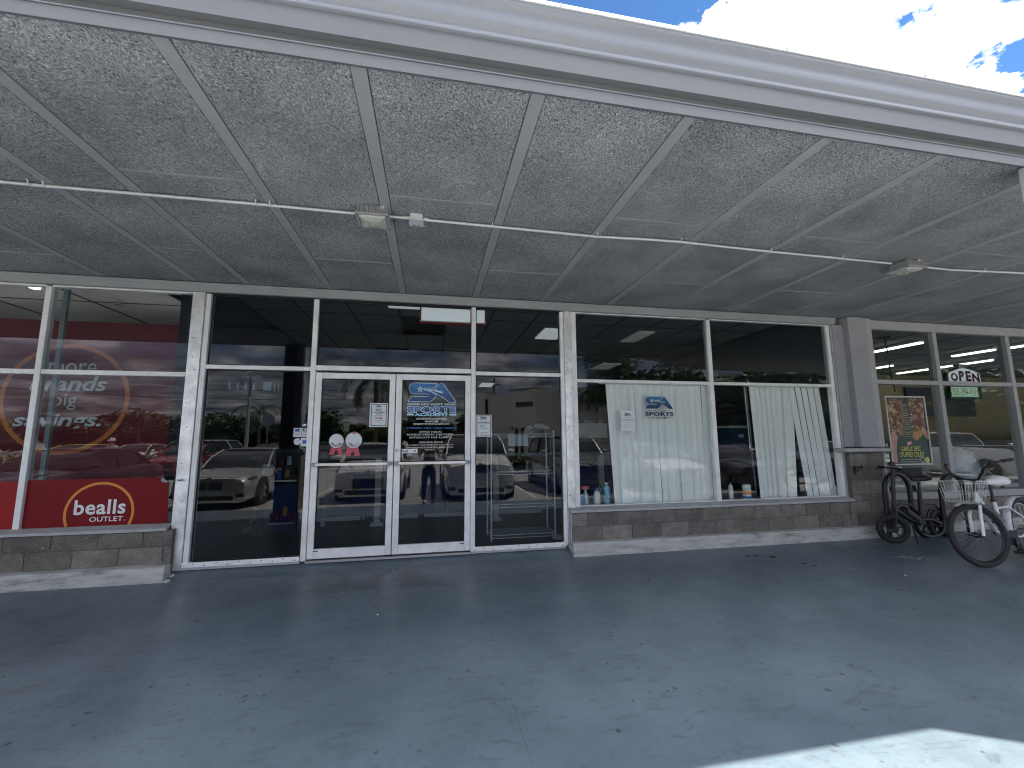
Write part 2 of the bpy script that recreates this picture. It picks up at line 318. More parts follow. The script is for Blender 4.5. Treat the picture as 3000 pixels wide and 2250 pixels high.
# blue-grey painted walkway: scuffs, gum spots, worn marks
def mat_floor():
    m = bpy.data.materials.new('painted_walk'); m.use_nodes = True; t = m.node_tree; b = t.nodes['Principled BSDF']
    geo = N(t, 'ShaderNodeNewGeometry'); P = geo.outputs['Position']
    def noise(scale, det=6, ro=.6, vec=None, dist=0):
        n = N(t, 'ShaderNodeTexNoise'); n.inputs['Scale'].default_value = scale; n.inputs['Detail'].default_value = det; n.inputs['Roughness'].default_value = ro; n.inputs['Distortion'].default_value = dist
        L(t, vec or P, n.inputs['Vector']); return n.outputs['Fac']
    a = noise(.9, 8, .65); f = noise(38, 6, .7); g = noise(5, 8, .7)
    rp = N(t, 'ShaderNodeValToRGB'); L(t, a, rp.inputs[0]); e = rp.color_ramp.elements
    e[0].position = .3; e[0].color = (.074, .103, .126, 1); e[1].position = .7; e[1].color = (.138, .180, .212, 1)
    col = rp.outputs[0]
    def over(col, fac, rgb):
        x = N(t, 'ShaderNodeMix', data_type='RGBA'); L(t, fac, x.inputs[0]); L(t, col, x.inputs[6]); x.inputs[7].default_value = (*rgb, 1); return x.outputs[2]
    # fine grain
    col = over(col, math_n(t, 'MULTIPLY', math_n(t, 'SUBTRACT', f, .52), 2.2, True), (.070, .088, .104))
    # scuffs: stretched noise
    mp = N(t, 'ShaderNodeMapping'); mp.inputs['Scale'].default_value = (3, 9, 1); mp.inputs['Rotation'].default_value = (0, 0, .2); L(t, P, mp.inputs[0])
    s = noise(1.6, 8, .72, mp.outputs[0], .6)
    col = over(col, math_n(t, 'MULTIPLY', math_n(t, 'SUBTRACT', s, .54), 3.6, True), (.040, .043, .048))
    s2 = noise(2.3, 9, .75, mp.outputs[0], 1.2)
    col = over(col, math_n(t, 'MULTIPLY', math_n(t, 'SUBTRACT', s2, .66), 5, True), (.26, .27, .27))
    # gum spots of several sizes
    for scl, thr, dens in ((5.0, .105, .75), (10, .16, .65), (2.4, .06, .8), (19, .2, .45)):
        wv = N(t, 'ShaderNodeVectorMath', operation='ADD'); nn = N(t, 'ShaderNodeTexNoise'); nn.inputs['Scale'].default_value = 16
        L(t, P, nn.inputs['Vector']); s_ = N(t, 'ShaderNodeVectorMath', operation='SCALE'); s_.inputs['Scale'].default_value = .045; L(t, nn.outputs['Color'], s_.inputs[0])
        L(t, P, wv.inputs[0]); L(t, s_.outputs[0], wv.inputs[1])
        fl = N(t, 'ShaderNodeVectorMath', operation='MULTIPLY'); fl.inputs[1].default_value = (1, 1, 0); L(t, wv.outputs[0], fl.inputs[0])
        v = N(t, 'ShaderNodeTexVoronoi'); v.inputs['Scale'].default_value = scl; v.inputs['Randomness'].default_value = 1; L(t, fl.outputs[0], v.inputs['Vector'])
        sp = N(t, 'ShaderNodeSeparateColor'); L(t, v.outputs['Color'], sp.inputs[0])
        pick = math_n(t, 'MULTIPLY', math_n(t, 'SUBTRACT', sp.outputs[0], 1 - dens * .55), 6, True)
        dot = math_n(t, 'MULTIPLY', math_n(t, 'SUBTRACT', thr, v.outputs['Distance']), 40, True)
        fac = math_n(t, 'MULTIPLY', math_n(t, 'MULTIPLY', dot, pick), math_n(t, 'MULTIPLY', sp.outputs[1], .85))
        col = over(col, fac, (.034, .036, .040))
    # worn brownish mat patch at the doors
    sx = N(t, 'ShaderNodeSeparateXYZ'); L(t, P, sx.inputs[0])
    def win(o, c, hw, soft):
        return math_n(t, 'MULTIPLY', math_n(t, 'SUBTRACT', hw, math_n(t, 'ABSOLUTE', math_n(t, 'SUBTRACT', o, c))), soft, True)
    w = math_n(t, 'MULTIPLY', win(sx.outputs[0], -.55, .72, 9), win(sx.outputs[1], -.55, .36, 9))
    col = over(col, math_n(t, 'MULTIPLY', math_n(t, 'MULTIPLY', w, math_n(t, 'MULTIPLY', math_n(t, 'SUBTRACT', g, .30), 3, True)), .75), (.066, .058, .055))
    L(t, col, b.inputs['Base Color'])
    rr = N(t, 'ShaderNodeMapRange'); rr.inputs['From Min'].default_value = .3; rr.inputs['From Max'].default_value = .7; rr.inputs['To Min'].default_value = .26; rr.inputs['To Max'].default_value = .44
    L(t, g, rr.inputs[0]); L(t, rr.outputs[0], b.inputs['Roughness'])
    bp = N(t, 'ShaderNodeBump'); bp.inputs['Strength'].default_value = .35; bp.inputs['Distance'].default_value = .004
    L(t, math_n(t, 'ADD', f, math_n(t, 'MULTIPLY', g, 2)), bp.inputs['Height']); L(t, bp.outputs[0], b.inputs['Normal']); M['painted_walk'] = m
mat_floor()

# vertical two-colour print for the big logos
def mat_ramp(name, z0, z1, ca, cb):
    m = bpy.data.materials.new(name); m.use_nodes = True; t = m.node_tree; b = t.nodes['Principled BSDF']; b.inputs['Roughness'].default_value = .4
    geo = N(t, 'ShaderNodeTexCoord'); sx = N(t, 'ShaderNodeSeparateXYZ'); L(t, geo.outputs['Object'], sx.inputs[0])
    mr = N(t, 'ShaderNodeMapRange'); mr.inputs['From Min'].default_value = z0; mr.inputs['From Max'].default_value = z1; L(t, sx.outputs[2], mr.inputs[0])
    rp = N(t, 'ShaderNodeValToRGB'); L(t, mr.outputs[0], rp.inputs[0]); rp.color_ramp.elements[0].color = (*ca, 1); rp.color_ramp.elements[1].color = (*cb, 1)
    L(t, rp.outputs[0], b.inputs['Base Color']); M[name] = m

# ------------------------------------------------------------------ mesh helpers
class MB:
    def __init__(s): s.v = []; s.f = []; s.sm = False
    def box(s, x0, x1, y0, y1, z0, z1):
        n = len(s.v)
        s.v += [(x0, y0, z0), (x1, y0, z0), (x1, y1, z0), (x0, y1, z0), (x0, y0, z1), (x1, y0, z1), (x1, y1, z1), (x0, y1, z1)]
        s.f += [tuple(n + i for i in q) for q in ((3, 2, 1, 0), (4, 5, 6, 7), (0, 1, 5, 4), (1, 2, 6, 5), (2, 3, 7, 6), (3, 0, 4, 7))]
        return s
    def bar(s, a, b, w, h=None, upv=(0, 0, 1)):
        a = Vector(a); b = Vector(b); h = h or w; d = (b - a).normalized(); u = Vector(upv)
        if abs(d.dot(u)) > .95: u = Vector((0, 1, 0))
        x = d.cross(u).normalized() * w / 2; y = x.cross(d).normalized() * h / 2; n = len(s.v)
        for p in (a, b):
            for q in (-x - y, x - y, x + y, -x + y): s.v.append(tuple(p + q))
        s.f += [tuple(n + i for i in q) for q in ((0, 1, 2, 3), (7, 6, 5, 4), (0, 4, 5, 1), (1, 5, 6, 2), (2, 6, 7, 3), (3, 7, 4, 0))]
        return s
    def tube(s, pts, r, n=8, closed=False, r2=None):
        pts = [Vector(p) for p in pts]; m = len(pts); base = len(s.v); s.sm = True
        rad = r if isinstance(r, (list, tuple)) else [r + ((r2 if r2 is not None else r) - r) * i / max(1, m - 1) for i in range(m)]
        prev = None
        for i, p in enumerate(pts):
            if closed: d = (pts[(i + 1) % m] - pts[i - 1]).normalized()
            else: d = (pts[min(i + 1, m - 1)] - pts[max(i - 1, 0)]).normalized()
            if prev is None:
                u = Vector((0, 0, 1)) if abs(d.z) < .9 else Vector((0, 1, 0)); prev = d.cross(u).normalized()
            x = (prev - d * prev.dot(d)).normalized(); prev = x; y = d.cross(x)
            for k in range(n):
                a = 2 * PI * k / n; s.v.append(tuple(p + (x * math.cos(a) + y * math.sin(a)) * rad[i]))
        for i in range(m if closed else m - 1):
            j = (i + 1) % m
            for k in range(n):
                k2 = (k + 1) % n; s.f.append((base + i * n + k, base + i * n + k2, base + j * n + k2, base + j * n + k))
        if not closed:
            s.f.append(tuple(base + k for k in reversed(range(n)))); s.f.append(tuple(base + (m - 1) * n + k for k in range(n)))
        return s
    def cyl(s, a, b, r, n=16, r2=None): return s.tube([a, b], r, n, r2=r if r2 is None else r2)
    def poly(s, pts, y, dy=0):   # polygon of (x, z) facing -Y, optional thickness
        n = len(s.v); k = len(pts)
        ar = sum(pts[i][0] * pts[(i + 1) % k][1] - pts[(i + 1) % k][0] * pts[i][1] for i in range(k))
        if ar < 0: pts = pts[::-1]
        s.v += [(x, y, z) for x, z in pts]; s.f.append(tuple(n + i for i in range(k)))
        if dy:
            s.v += [(x, y + dy, z) for x, z in pts]; s.f.append(tuple(n + k + i for i in reversed(range(k))))
            for i in range(k): j = (i + 1) % k; s.f.append((n + i, n + k + i, n + k + j, n + j))
        return s
    def loft(s, rings, cap=True, closed=True):
        base = len(s.v); n = len(rings[0]); s.sm = True
        for r in rings: s.v += [tuple(p) for p in r]
        for i in range(len(rings) - 1):
            for k in range(n if closed else n - 1):
                k2 = (k + 1) % n; s.f.append((base + i * n + k, base + (i + 1) * n + k, base + (i + 1) * n + k2, base + i * n + k2))
        if cap: s.f.append(tuple(base + k for k in range(n))); s.f.append(tuple(base + (len(rings) - 1) * n + k for k in reversed(range(n))))
        return s
    def lathe(s, prof, c, axis='Z', n=20):   # prof: (r, h)
        c = Vector(c); base = len(s.v); s.sm = True
        for r, h in prof:
            for k in range(n):
                a = 2 * PI * k / n; x, y = r * math.cos(a), r * math.sin(a)
                s.v.append(tuple(c + (Vector((x, y, h)) if axis == 'Z' else Vector((x, h, y)) if axis == 'Y' else Vector((h, x, y)))))
        for i in range(len(prof) - 1):
            for k in range(n):
                k2 = (k + 1) % n; s.f.append((base + i * n + k, base + i * n + k2, base + (i + 1) * n + k2, base + (i + 1) * n + k))
        return s

ROOT = {}
def mesh_from(name, mb, m, off=(0, 0, 0), smooth=None, bevel=0.0):
    me = bpy.data.meshes.new(name)
    me.from_pydata([(x - off[0], y - off[1], z - off[2]) for x, y, z in mb.v], [], mb.f); me.update()
    bm = bmesh.new(); bm.from_mesh(me)
    bmesh.ops.recalc_face_normals(bm, faces=bm.faces) if smooth != 'keep' else None
    if bevel:
        bmesh.ops.bevel(bm, geom=[e for e in bm.edges if len(e.link_faces) == 2 and e.calc_face_angle(0) > .6], offset=bevel, segments=1, affect='EDGES')
    big = [f for f in bm.faces if len(f.verts) > 8]
    if big: bmesh.ops.triangulate(bm, faces=big)
    bm.to_mesh(me); bm.free()
    if m: me.materials.append(M[m])
    if (mb.sm if smooth is None or smooth == 'keep' else smooth):
        me.polygons.foreach_set('use_smooth', [True] * len(me.polygons))
        try: me.set_sharp_from_angle(angle=R(38))
        except Exception: pass
    return me
def part(name, mb, m, parent, smooth=None, bevel=0.0, label=None, kind=None, data=None, loc=(0, 0, 0)):
    off = ROOT.get(parent.name, (0, 0, 0))
    me = data or mesh_from(name, mb, m, off, smooth, bevel)
    o = bpy.data.objects.new(name, me); COL.objects.link(o); o.parent = parent; o.location = loc
    ROOT[o.name] = off
    if label: o['label'] = label
    if kind: o['kind'] = kind
    return o
def thing(name, label, cat, loc=(0, 0, 0), group=None, kind=None):
    o = bpy.data.objects.new(name, None); COL.objects.link(o); o.location = loc; o.empty_display_size = .2
    ROOT[o.name] = tuple(loc)
    if kind: o['kind'] = kind
    else: o['label'] = label; o['category'] = cat
    if group: o['group'] = group
    return o
def solo(name, mb, m, label=None, cat=None, group=None, kind=None, smooth=None, bevel=0.0):
    xs = [v[0] for v in mb.v]; ys = [v[1] for v in mb.v]; zs = [v[2] for v in mb.v]
    off = ((min(xs) + max(xs)) / 2, (min(ys) + max(ys)) / 2, min(zs))
    me = mesh_from(name, mb, m, off, smooth, bevel); o = bpy.data.objects.new(name, me); COL.objects.link(o); o.location = off; ROOT[o.name] = off
    if kind: o['kind'] = kind
    if label: o['label'] = label
    if cat: o['category'] = cat
    if group: o['group'] = group
    return o
def copy_tree(o, parent=None):
    c = o.copy(); COL.objects.link(c); c.parent = parent
    for ch in list(o.children): copy_tree(ch, c)
    return c
def empty_struct(name): return thing(name, None, None, (0, 0, 0), kind='structure')

_tc = {}
def text(name, s, x0, x1, z0, z1, y, m, parent, bold=0.0, shear=0.0, fit=True, rev=False, depth=0.0, space=1.0):
    key = (s, bold, shear, depth, space)
    if key not in _tc:
        cu = bpy.data.curves.new('t', 'FONT'); cu.body = s; cu.size = 1; cu.offset = bold; cu.shear = shear; cu.align_x = 'LEFT'; cu.resolution_u = 3; cu.extrude = depth; cu.space_character = space
        ob = bpy.data.objects.new('t', cu); COL.objects.link(ob)
        dg = bpy.context.evaluated_depsgraph_get(); me = bpy.data.meshes.new_from_object(ob.evaluated_get(dg))
        vs = [v.co.copy() for v in me.vertices]; fs = [tuple(p.vertices) for p in me.polygons]
        bpy.data.objects.remove(ob); bpy.data.curves.remove(cu); bpy.data.meshes.remove(me); _tc[key] = (vs, fs)
    vs, fs = _tc[key]
    ax = min(v.x for v in vs); bx = max(v.x for v in vs); ay = min(v.y for v in vs); by = max(v.y for v in vs)
    kx = (x1 - x0) / (bx - ax); kz = (z1 - z0) / (by - ay)
    mb = MB(); mb.v = [(x0 + (v.x - ax) * kx, y - v.z, z0 + (v.y - ay) * kz) for v in vs]; mb.f = fs
    return part(name, mb, m, parent, smooth=False if depth else 'keep')
def ribbon(pts, w, closed=True):
    mb = []
    k = len(pts)
    for i in range(k if closed else k - 1):
        a = Vector(pts[i]); b = Vector(pts[(i + 1) % k]); d = (b - a)
        if d.length < 1e-6: continue
        d.normalize(); n = Vector((-d.y, d.x)) * w / 2; a = a - d * w * .35; b = b + d * w * .35
        mb.append([tuple(a + n), tuple(b + n), tuple(b - n), tuple(a - n)])
    return mb
def circ(cx, cz, r, n=28, a0=0, a1=2 * PI, rz=None):
    rz = rz or r
    return [(cx + r * math.cos(a0 + (a1 - a0) * i / n), cz + rz * math.sin(a0 + (a1 - a0) * i / n)) for i in range(n + (0 if abs(a1 - a0 - 2 * PI) < 1e-6 else 1))]
def star(cx, cz, r, ri=.42, rot=PI / 2):
    return [(cx + (r if i % 2 == 0 else r * ri) * math.cos(rot + i * PI / 5), cz + (r if i % 2 == 0 else r * ri) * math.sin(rot + i * PI / 5)) for i in range(10)]
def ring(cx, cz, r0, r1, y, a0=0, a1=2 * PI, n=64):
    mb = MB(); 
    for i in range(n):
        a = a0 + (a1 - a0) * i / n; b = a0 + (a1 - a0) * (i + 1) / n
        mb.poly([(cx + r0 * math.cos(a), cz + r0 * math.sin(a)), (cx + r1 * math.cos(a), cz + r1 * math.sin(a)), (cx + r1 * math.cos(b), cz + r1 * math.sin(b)), (cx + r0 * math.cos(b), cz + r0 * math.sin(b))], y)
    return mb
def quad(x0, x1, z0, z1, y): return MB().poly([(x0, z0), (x1, z0), (x1, z1), (x0, z1)], y)
# ================================================================== ground
LOT = -0.30
solo('parking_lot', MB().box(-300, 300, -400, -4.98, LOT - .2, LOT), 'asphalt', kind='structure')
def walk_z(y):
    pts = [(0.03, -.012), (-.22, -.097), (-3.4, -.138), (-4.98, -.160)]
    for (ya, za), (yb, zb) in zip(pts, pts[1:]):
        if y >= yb: return za + (zb - za) * (ya - y) / (ya - yb)
    return -.16
walk = empty_struct('walkway')
edges = [-60, -8.6, .478, 9.8, 19, 60]
for xa, xb in zip(edges, edges[1:]):
    mb = MB(); ys = [.03, -.06, -.14, -.22, -.6, -1.2, -2.2, -3.4, -4.2, -4.98]
    n = len(ys)
    for x in (xa + .0005, xb - .0005):
        mb.v += [(x, y, walk_z(y)) for y in ys] + [(x, -4.98, LOT - .1), (x, .03, LOT - .1)]
    k = n + 2
    for i in range(k): j = (i + 1) % k; mb.f.append((i, j, k + j, k + i))
    mb.f += [tuple(range(k)), tuple(range(2 * k - 1, k - 1, -1))]
    part('walkway_slab', mb, 'painted_walk', walk, smooth=False)
part('joint_filler', MB().box(-59, 59, -4.9, -.2, -.4, -.170), 'painted_walk', walk)
# parking stripes
for i, x in enumerate((-11.2, -8.35, -3.35, -.2, 2.85, 5.9, 8.9, 12)):
    o = solo('parking_stripe', MB().box(x, x + .1, -11.3, -6.2, LOT + .001, LOT + .004), 'white_dull', kind='structure')

# ================================================================== soffit of the canopy
CZ = 3.19
soffit = empty_struct('canopy_soffit')
xs = [-7.35, -6.45, -5.52, -4.60, -3.70, -2.76, -2.215, -1.30, -.43, .495, 1.40, 2.35, 3.25]
while xs[-1] < 17: xs.append(xs[-1] + (.96 if xs[-1] > 3.2 else .92))
BW = .078; GP = .004; YI, YO = 0.06, -3.385
cache = {}
for i, (xa, xb) in enumerate(zip(xs, xs[1:])):
    w = xb - xa - BW - 2 * GP
    jy = -.965 if i % 2 else -2.25
    if i < 5: jy = (-2.22, -.6)[i % 2]
    for (ya, yb) in ((YI, jy + .004), (jy - .004, YO)):
        key = (round(w, 3), round(ya - yb, 3))
        if key not in cache:
            mb = MB().box(0, w, 0, ya - yb, 0, .03); cache[key] = mesh_from('soffit_panel', mb, 'wood_wool', bevel=.004)
        o = part('soffit_panel', None, None, soffit, data=cache[key], loc=(xa + BW + GP, yb, CZ + random.uniform(-.0015, .0015)))
    part('joint_strip', MB().box(xa + BW + .01, xb - .012, jy - .012, jy + .012, CZ - .004, CZ + .001), 'grey_paint', soffit)
for x in xs:
    part('batten', MB().box(x, x + BW, YO, YI, CZ - .004, CZ + .02), 'grey_paint', soffit, bevel=.002)
part('soffit_deck', MB().box(-8, 18, YO, .3, CZ + .045, CZ + .08), 'black_gap', soffit)

# ================================================================== fascia and gutter
fas = thing('fascia', 'long grey painted fascia boards and pale gutter edging the canopy against the sky', 'fascia', (0, -3.42, 3.18))
X0, X1 = -14, 4.535
def prof_extrude(prof, xa, xb, dxy=(0, 0)):
    mb = MB(); mb.sm = True; n = len(prof); m = 1
    for x, sh in ((xa, 0), (xb, 1)):
        mb.v += [(x + 0, y + sh * dxy[1], z) for y, z in prof]
    for i in range(n - 1): mb.f.append((i, i + 1, n + i + 1, n + i))
    return mb
lower = [(-3.300, 3.30), (-3.385, 3.20), (-3.385, 3.176), (-3.402, 3.172), (-3.405, 3.236), (-3.400, 3.244), (-3.397, 3.250), (-3.394, 3.262), (-3.392, 3.275), (-3.392, 3.310), (-3.3, 3.32)]
upper = [(-3.38, 3.288), (-3.438, 3.284), (-3.440, 3.420), (-3.38, 3.424)]
gut = [(-3.40, 3.395), (-3.448, 3.398), (-3.456, 3.402), (-3.459, 3.412), (-3.456, 3.424), (-3.452, 3.430), (-3.453, 3.438), (-3.460, 3.448), (-3.470, 3.456), (-3.476, 3.470), (-3.478, 3.500), (-3.482, 3.530), (-3.492, 3.546), (-3.502, 3.552), (-3.507, 3.560), (-3.507, 3.572), (-3.512, 3.576), (-3.35, 3.577), (-3.35, 3.50)]
part('lower_board', prof_extrude(lower, X0, X1), 'fascia_paint', fas)
part('upper_board', prof_extrude(upper, X0, X1), 'fascia_paint', fas)
part('gutter', prof_extrude(gut, X0, X1), 'gutter', fas)
flash = [(-3.45, 3.5775), (-3.516, 3.578), (-3.5165, 3.5815), (-3.511, 3.606), (-3.505, 3.610), (-3.40, 3.613), (-3.40, 3.58)]
part('drip_edge', prof_extrude(flash, X0, X1), 'drip_white', fas)
for x in (-4.2, -1.75, .62, 1.99, 3.0, 4.3):
    part('gutter_clip', MB().box(x, x + .008, -3.518, -3.50, 3.580, 3.602), 'grey_paint', fas)
part('bead', MB().tube([(X0, -3.408, 3.240), (X1, -3.408, 3.240)], .004, 6), 'gutter', fas)
# unseen canopy end, added and angled to cast the diagonal shadow edge
ext = thing('shadow_canopy', 'unseen angled canopy end added to shade the walkway past the right column', 'canopy', (6.5, -3.6, 3.2))
mb = MB(); pl = [(4.536, -3.515), (7.4, -4.985), (12, -4.985), (12, -3.3), (4.536, -3.3)]
n = len(pl); mb.v += [(x, y, 3.20) for x, y in pl] + [(x, y, 3.60) for x, y in pl]
for i in range(n): j = (i + 1) % n; mb.f.append((i, j, n + j, n + i))
mb.f += [tuple(range(n)), tuple(range(2 * n - 1, n - 1, -1))]
part('shadow_slab', mb, 'fascia_paint', ext)
def canopy_column(x, label):
    t = thing('canopy_column', label, 'column', (x + .2, -3.55, -.15), 'columns carrying the canopy edge')
    part('shaft', MB().box(x + .03, x + .37, -3.72, -3.375, 1.18, 3.168), 'grey_stucco', t)
    part('pier_core', MB().box(x + .012, x + .388, -3.738, -3.362, -.15, 1.10), 'mortar', t)
    part('pier_cap', MB().box(x - .04, x + .44, -3.79, -3.345, 1.105, 1.175), 'cap_paint', t, bevel=.012)
    part('pier_foot', MB().box(x - .05, x + .45, -3.80, -3.335, -.155, .0), 'worn_concrete', t, bevel=.01)
    for r in range(5):
        za = .004 + r * .22; off = .2 if r % 2 else .0
        for xa, xb in ((x, x + .2 + off * .5), (x + .2 + off * .5, x + .4)):
            part('block', MB().box(xa + .004, xb - .004, -3.358, -3.350, za, za + .212), 'block_grey', t)
        part('block', MB().box(x + .4, x + .408, -3.73, -3.37, za, za + .212), 'block_grey', t)
        part('block', MB().box(x - .008, x, -3.73, -3.37, za, za + .212), 'block_grey', t)
t = thing('edge_post', 'slim grey post under the canopy edge at the far right', 'post', (4.0, -3.4, -.15))
part('shaft', MB().box(3.95, 4.10, -3.424, -3.366, -.15, 3.17), 'grey_stucco', t); part('foot_plate', MB().box(3.93, 4.12, -3.43, -3.35, -.15, -.125), 'dull_chrome', t)
canopy_column(-2.87, 'block footed canopy column mirrored in the left sidelight')

# ================================================================== conduit, lights, junction box
cond = thing('conduit_run', 'thin pale conduit running along the soffit between the two lights', 'conduit', (0, -2.0, 3.15))
cy = -1.985; r_ = .0118
pts = [(-7.5, cy - .03), (-2.8, cy), (-1.32, cy - .01), (-.64, cy), (-.3, cy)]
def cz(x, y): return (x, y, 3.163)
part('pipe', MB().tube([cz(*p) for p in pts], r_, 10), 'conduit', cond)
pts = [(-.3, cy), (.48, cy + .012), (1.0, cy + .02), (1.44, cy + .03), (1.9, cy), (2.25, cy - .01), (3.1, cy + .02), (4.05, cy + .035), (4.75, cy + .05)]
part('pipe', MB().tube([cz(*p) for p in pts], r_, 10), 'conduit', cond)
pts = [(5.1, cy + .06), (5.6, cy + .075), (6.3, cy + .02), (7.2, cy - .02), (10, cy)]
part('pipe', MB().tube([cz(*p) for p in pts], r_, 10), 'conduit', cond)
for x, dy in ((-2.83, 0), (-2.74, 0), (-1.36, -.01), (-1.26, -.01), (.48, .012), (1.44, .03), (2.25, -.01), (3.24, .022), (4.1, .036), (6.0, .05)):
    part('clip', MB().tube([(x, cy + dy - .03, 3.186), (x, cy + dy - .018, 3.158), (x, cy + dy, 3.150), (x, cy + dy + .018, 3.158), (x, cy + dy + .03, 3.186)], .005, 6), 'conduit', cond)
for x in (-.42, -.235, -.075):
    part('coupling', MB().cyl((x - .022, cy, 3.166), (x + .022, cy, 3.166), .016, 10), 'conduit', cond)
jb = thing('junction_box', 'small grey square junction box on the conduit beside the left light', 'junction box', (-.155, cy, 3.19))
part('box_body', MB().box(-.208, -.102, cy - .052, cy + .052, 3.135, 3.188), 'conduit', jb, bevel=.006)
part('cover', MB().box(-.214, -.096, cy - .058, cy + .058, 3.126, 3.134), 'conduit', jb, bevel=.002)
for x in (-.175, -.135): part('screw', MB().cyl((x, cy + .03, 3.116), (x, cy + .03, 3.127), .010, 8), 'dull_chrome', jb)

def canopy_light(x, y, label):
    t = thing('canopy_light', label, 'light', (x, y, 3.19), 'square lights mounted on the soffit')
    z = 3.19
    part('housing', MB().box(x - .10, x + .10, y - .09, y + .09, z - .075, z - .003), 'lamp_metal', t, bevel=.01)
    for k in range(13): 
        xx = x - .108 + k * .018; part('cooling_fin', MB().box(xx, xx + .006, y - .112, y - .088, z - .074, z - .02), 'lamp_metal', t)
    mb = MB(); mb.loft([[(x + sx * a, y + sy * b, zz) for sx, sy in ((-1, -1), (1, -1), (1, 1), (-1, 1))] for a, b, zz in ((.12, .11, z - .072), (.128, .118, z - .082), (.128, .118, z - .094), (.108, .098, z - .094), (.108, .098, z - .084))], cap=False)
    part('rim', mb, 'lamp_metal', t, smooth=False)
    mb = MB(); mb.loft([[(x + sx * a, y + sy * b, zz) for sx, sy in ((-1, -1), (1, -1), (1, 1), (-1, 1))] for a, b, zz in ((.107, .097, z - .085), (.094, .084, z - .102), (.05, .045, z - .118), (.012, .011, z - .122))])
    part('diffuser', mb, 'lamp_glass', t, smooth=False)
    part('led_chip', MB().cyl((x, y, z - .128), (x, y, z - .120), .014, 10), 'poster_yellow', t)
    part('sensor', MB().cyl((x + .075, y - .075, z - .03), (x + .075, y - .075, z + 0), .02, 10), 'white_print', t)
    for sx in (-1, 1):
        for sy in (-1, 1): part('corner_screw', MB().cyl((x + sx * .119, y + sy * .109, z - .10), (x + sx * .119, y + sy * .109, z - .093), .006, 6), 'screw', t)
    return t
canopy_light(-.49, -2.005, 'square canopy light on the soffit beside the junction box above the doors')
canopy_light(4.94, -1.93, 'square canopy light on the soffit at the right, over the wide window')

# ================================================================== building shell (rooms behind the glass)
bld = empty_struct('building_shell')
# roof and back volume
part('roof_deck', MB().box(-14, 26, -3.36, 14, 3.48, 3.57), 'grey_paint', bld)
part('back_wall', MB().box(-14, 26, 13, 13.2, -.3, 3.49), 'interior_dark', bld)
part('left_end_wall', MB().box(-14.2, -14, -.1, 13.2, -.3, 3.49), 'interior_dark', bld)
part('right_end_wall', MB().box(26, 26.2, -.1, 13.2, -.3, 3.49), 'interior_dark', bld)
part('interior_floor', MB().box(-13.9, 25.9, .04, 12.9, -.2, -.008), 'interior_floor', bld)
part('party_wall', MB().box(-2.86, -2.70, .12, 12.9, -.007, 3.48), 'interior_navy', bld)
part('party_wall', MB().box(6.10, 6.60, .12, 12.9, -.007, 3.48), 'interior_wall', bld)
part('lintel', MB().box(-14, 26, .03, .12, 3.12, 3.49), 'grey_paint', bld)

def tiles(name, x0, x1, y0, y1, z, dx, dy, m, g, skip=()):
    st = empty_struct(name); me = mesh_from('ceiling_tile', MB().box(0, dx - .03, 0, dy - .03, 0, .015), m)
    i = 0
    nx = int((x1 - x0) / dx); ny = int((y1 - y0) / dy)
    for a in range(nx):
        for c in range(ny):
            if (a, c) in skip: continue
            o = part('ceiling_tile', None, None, st, data=me, loc=(x0 + a * dx + .015, y0 + c * dy + .015, z + random.uniform(0, .003)))
    for a in range(nx + 1): part('grid_bar', MB().box(x0 + a * dx - .014, x0 + a * dx + .014, y0, y0 + ny * dy, z - .006, z + .012), g, st)
    for c in range(ny + 1): part('grid_bar', MB().box(x0, x0 + nx * dx, y0 + c * dy - .010, y0 + c * dy + .010, z - .004, z + .012), g, st)
    part('ceiling_void', MB().box(x0, x0 + nx * dx, y0, y0 + ny * dy, z + .05, z + .06), 'black_gap', st)
    return st
tiles('left_shop_ceiling', -9.6, -2.9, .14, 9.8, 3.30, 1.22, 1.22, 'ceiling_tile', 'grid_dark')
SKIPT = ((3, 2), (8, 4))
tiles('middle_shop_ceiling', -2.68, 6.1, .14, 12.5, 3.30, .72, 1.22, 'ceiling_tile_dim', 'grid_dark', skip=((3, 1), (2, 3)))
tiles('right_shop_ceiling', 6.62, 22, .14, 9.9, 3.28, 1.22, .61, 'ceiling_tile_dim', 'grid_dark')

# ================================================================== fixtures: interior lights
def flat_light(x, y, w, d, z, label, m='panel_light', name='ceiling_panel_light', grp='lights set in the middle shop ceiling'):
    t = thing(name, label, 'light', (x, y, z), grp)
    part('diffuser', MB().box(x - w / 2, x + w / 2, y - d / 2, y + d / 2, z - .03, z - .008), m, t)
    part('trim', MB().box(x - w / 2 - .03, x + w / 2 + .03, y - d / 2 - .03, y + d / 2 + .03, z - .012, z - .003), 'grid_white', t)
flat_light(2.15, 2.0, .42, .75, 3.29, 'pale lit ceiling panel light seen through the top right sidelight pane')
flat_light(3.85, 1.95, .30, .80, 3.29, 'dim warm ceiling panel light above the window blinds', 'panel_dim')
flat_light(-.4, .75, .5, .18, 3.29, 'short bright strip light in the ceiling left of the red framed sign')
flat_light(1.92, 9.6, .45, 1.0, 3.29, 'far ceiling panel light deep inside the shop behind the hiring notice')
flat_light(4.6, 5.2, .5, .9, 3.29, 'faint ceiling panel light deep inside above the right blinds', 'panel_dim')
def strip(x, y0, y1, label):
    t = thing('strip_light', label, 'light', (x, y0, 3.25), 'fluorescent strip lights in the pizza shop')
    part('tube', MB().box(x - .048, x + .048, y0, y1, 3.185, 3.215), 'tube_light', t)
    part('housing', MB().box(x - .06, x + .06, y0 - .02, y1 + .02, 3.216, 3.262), 'grid_white', t)
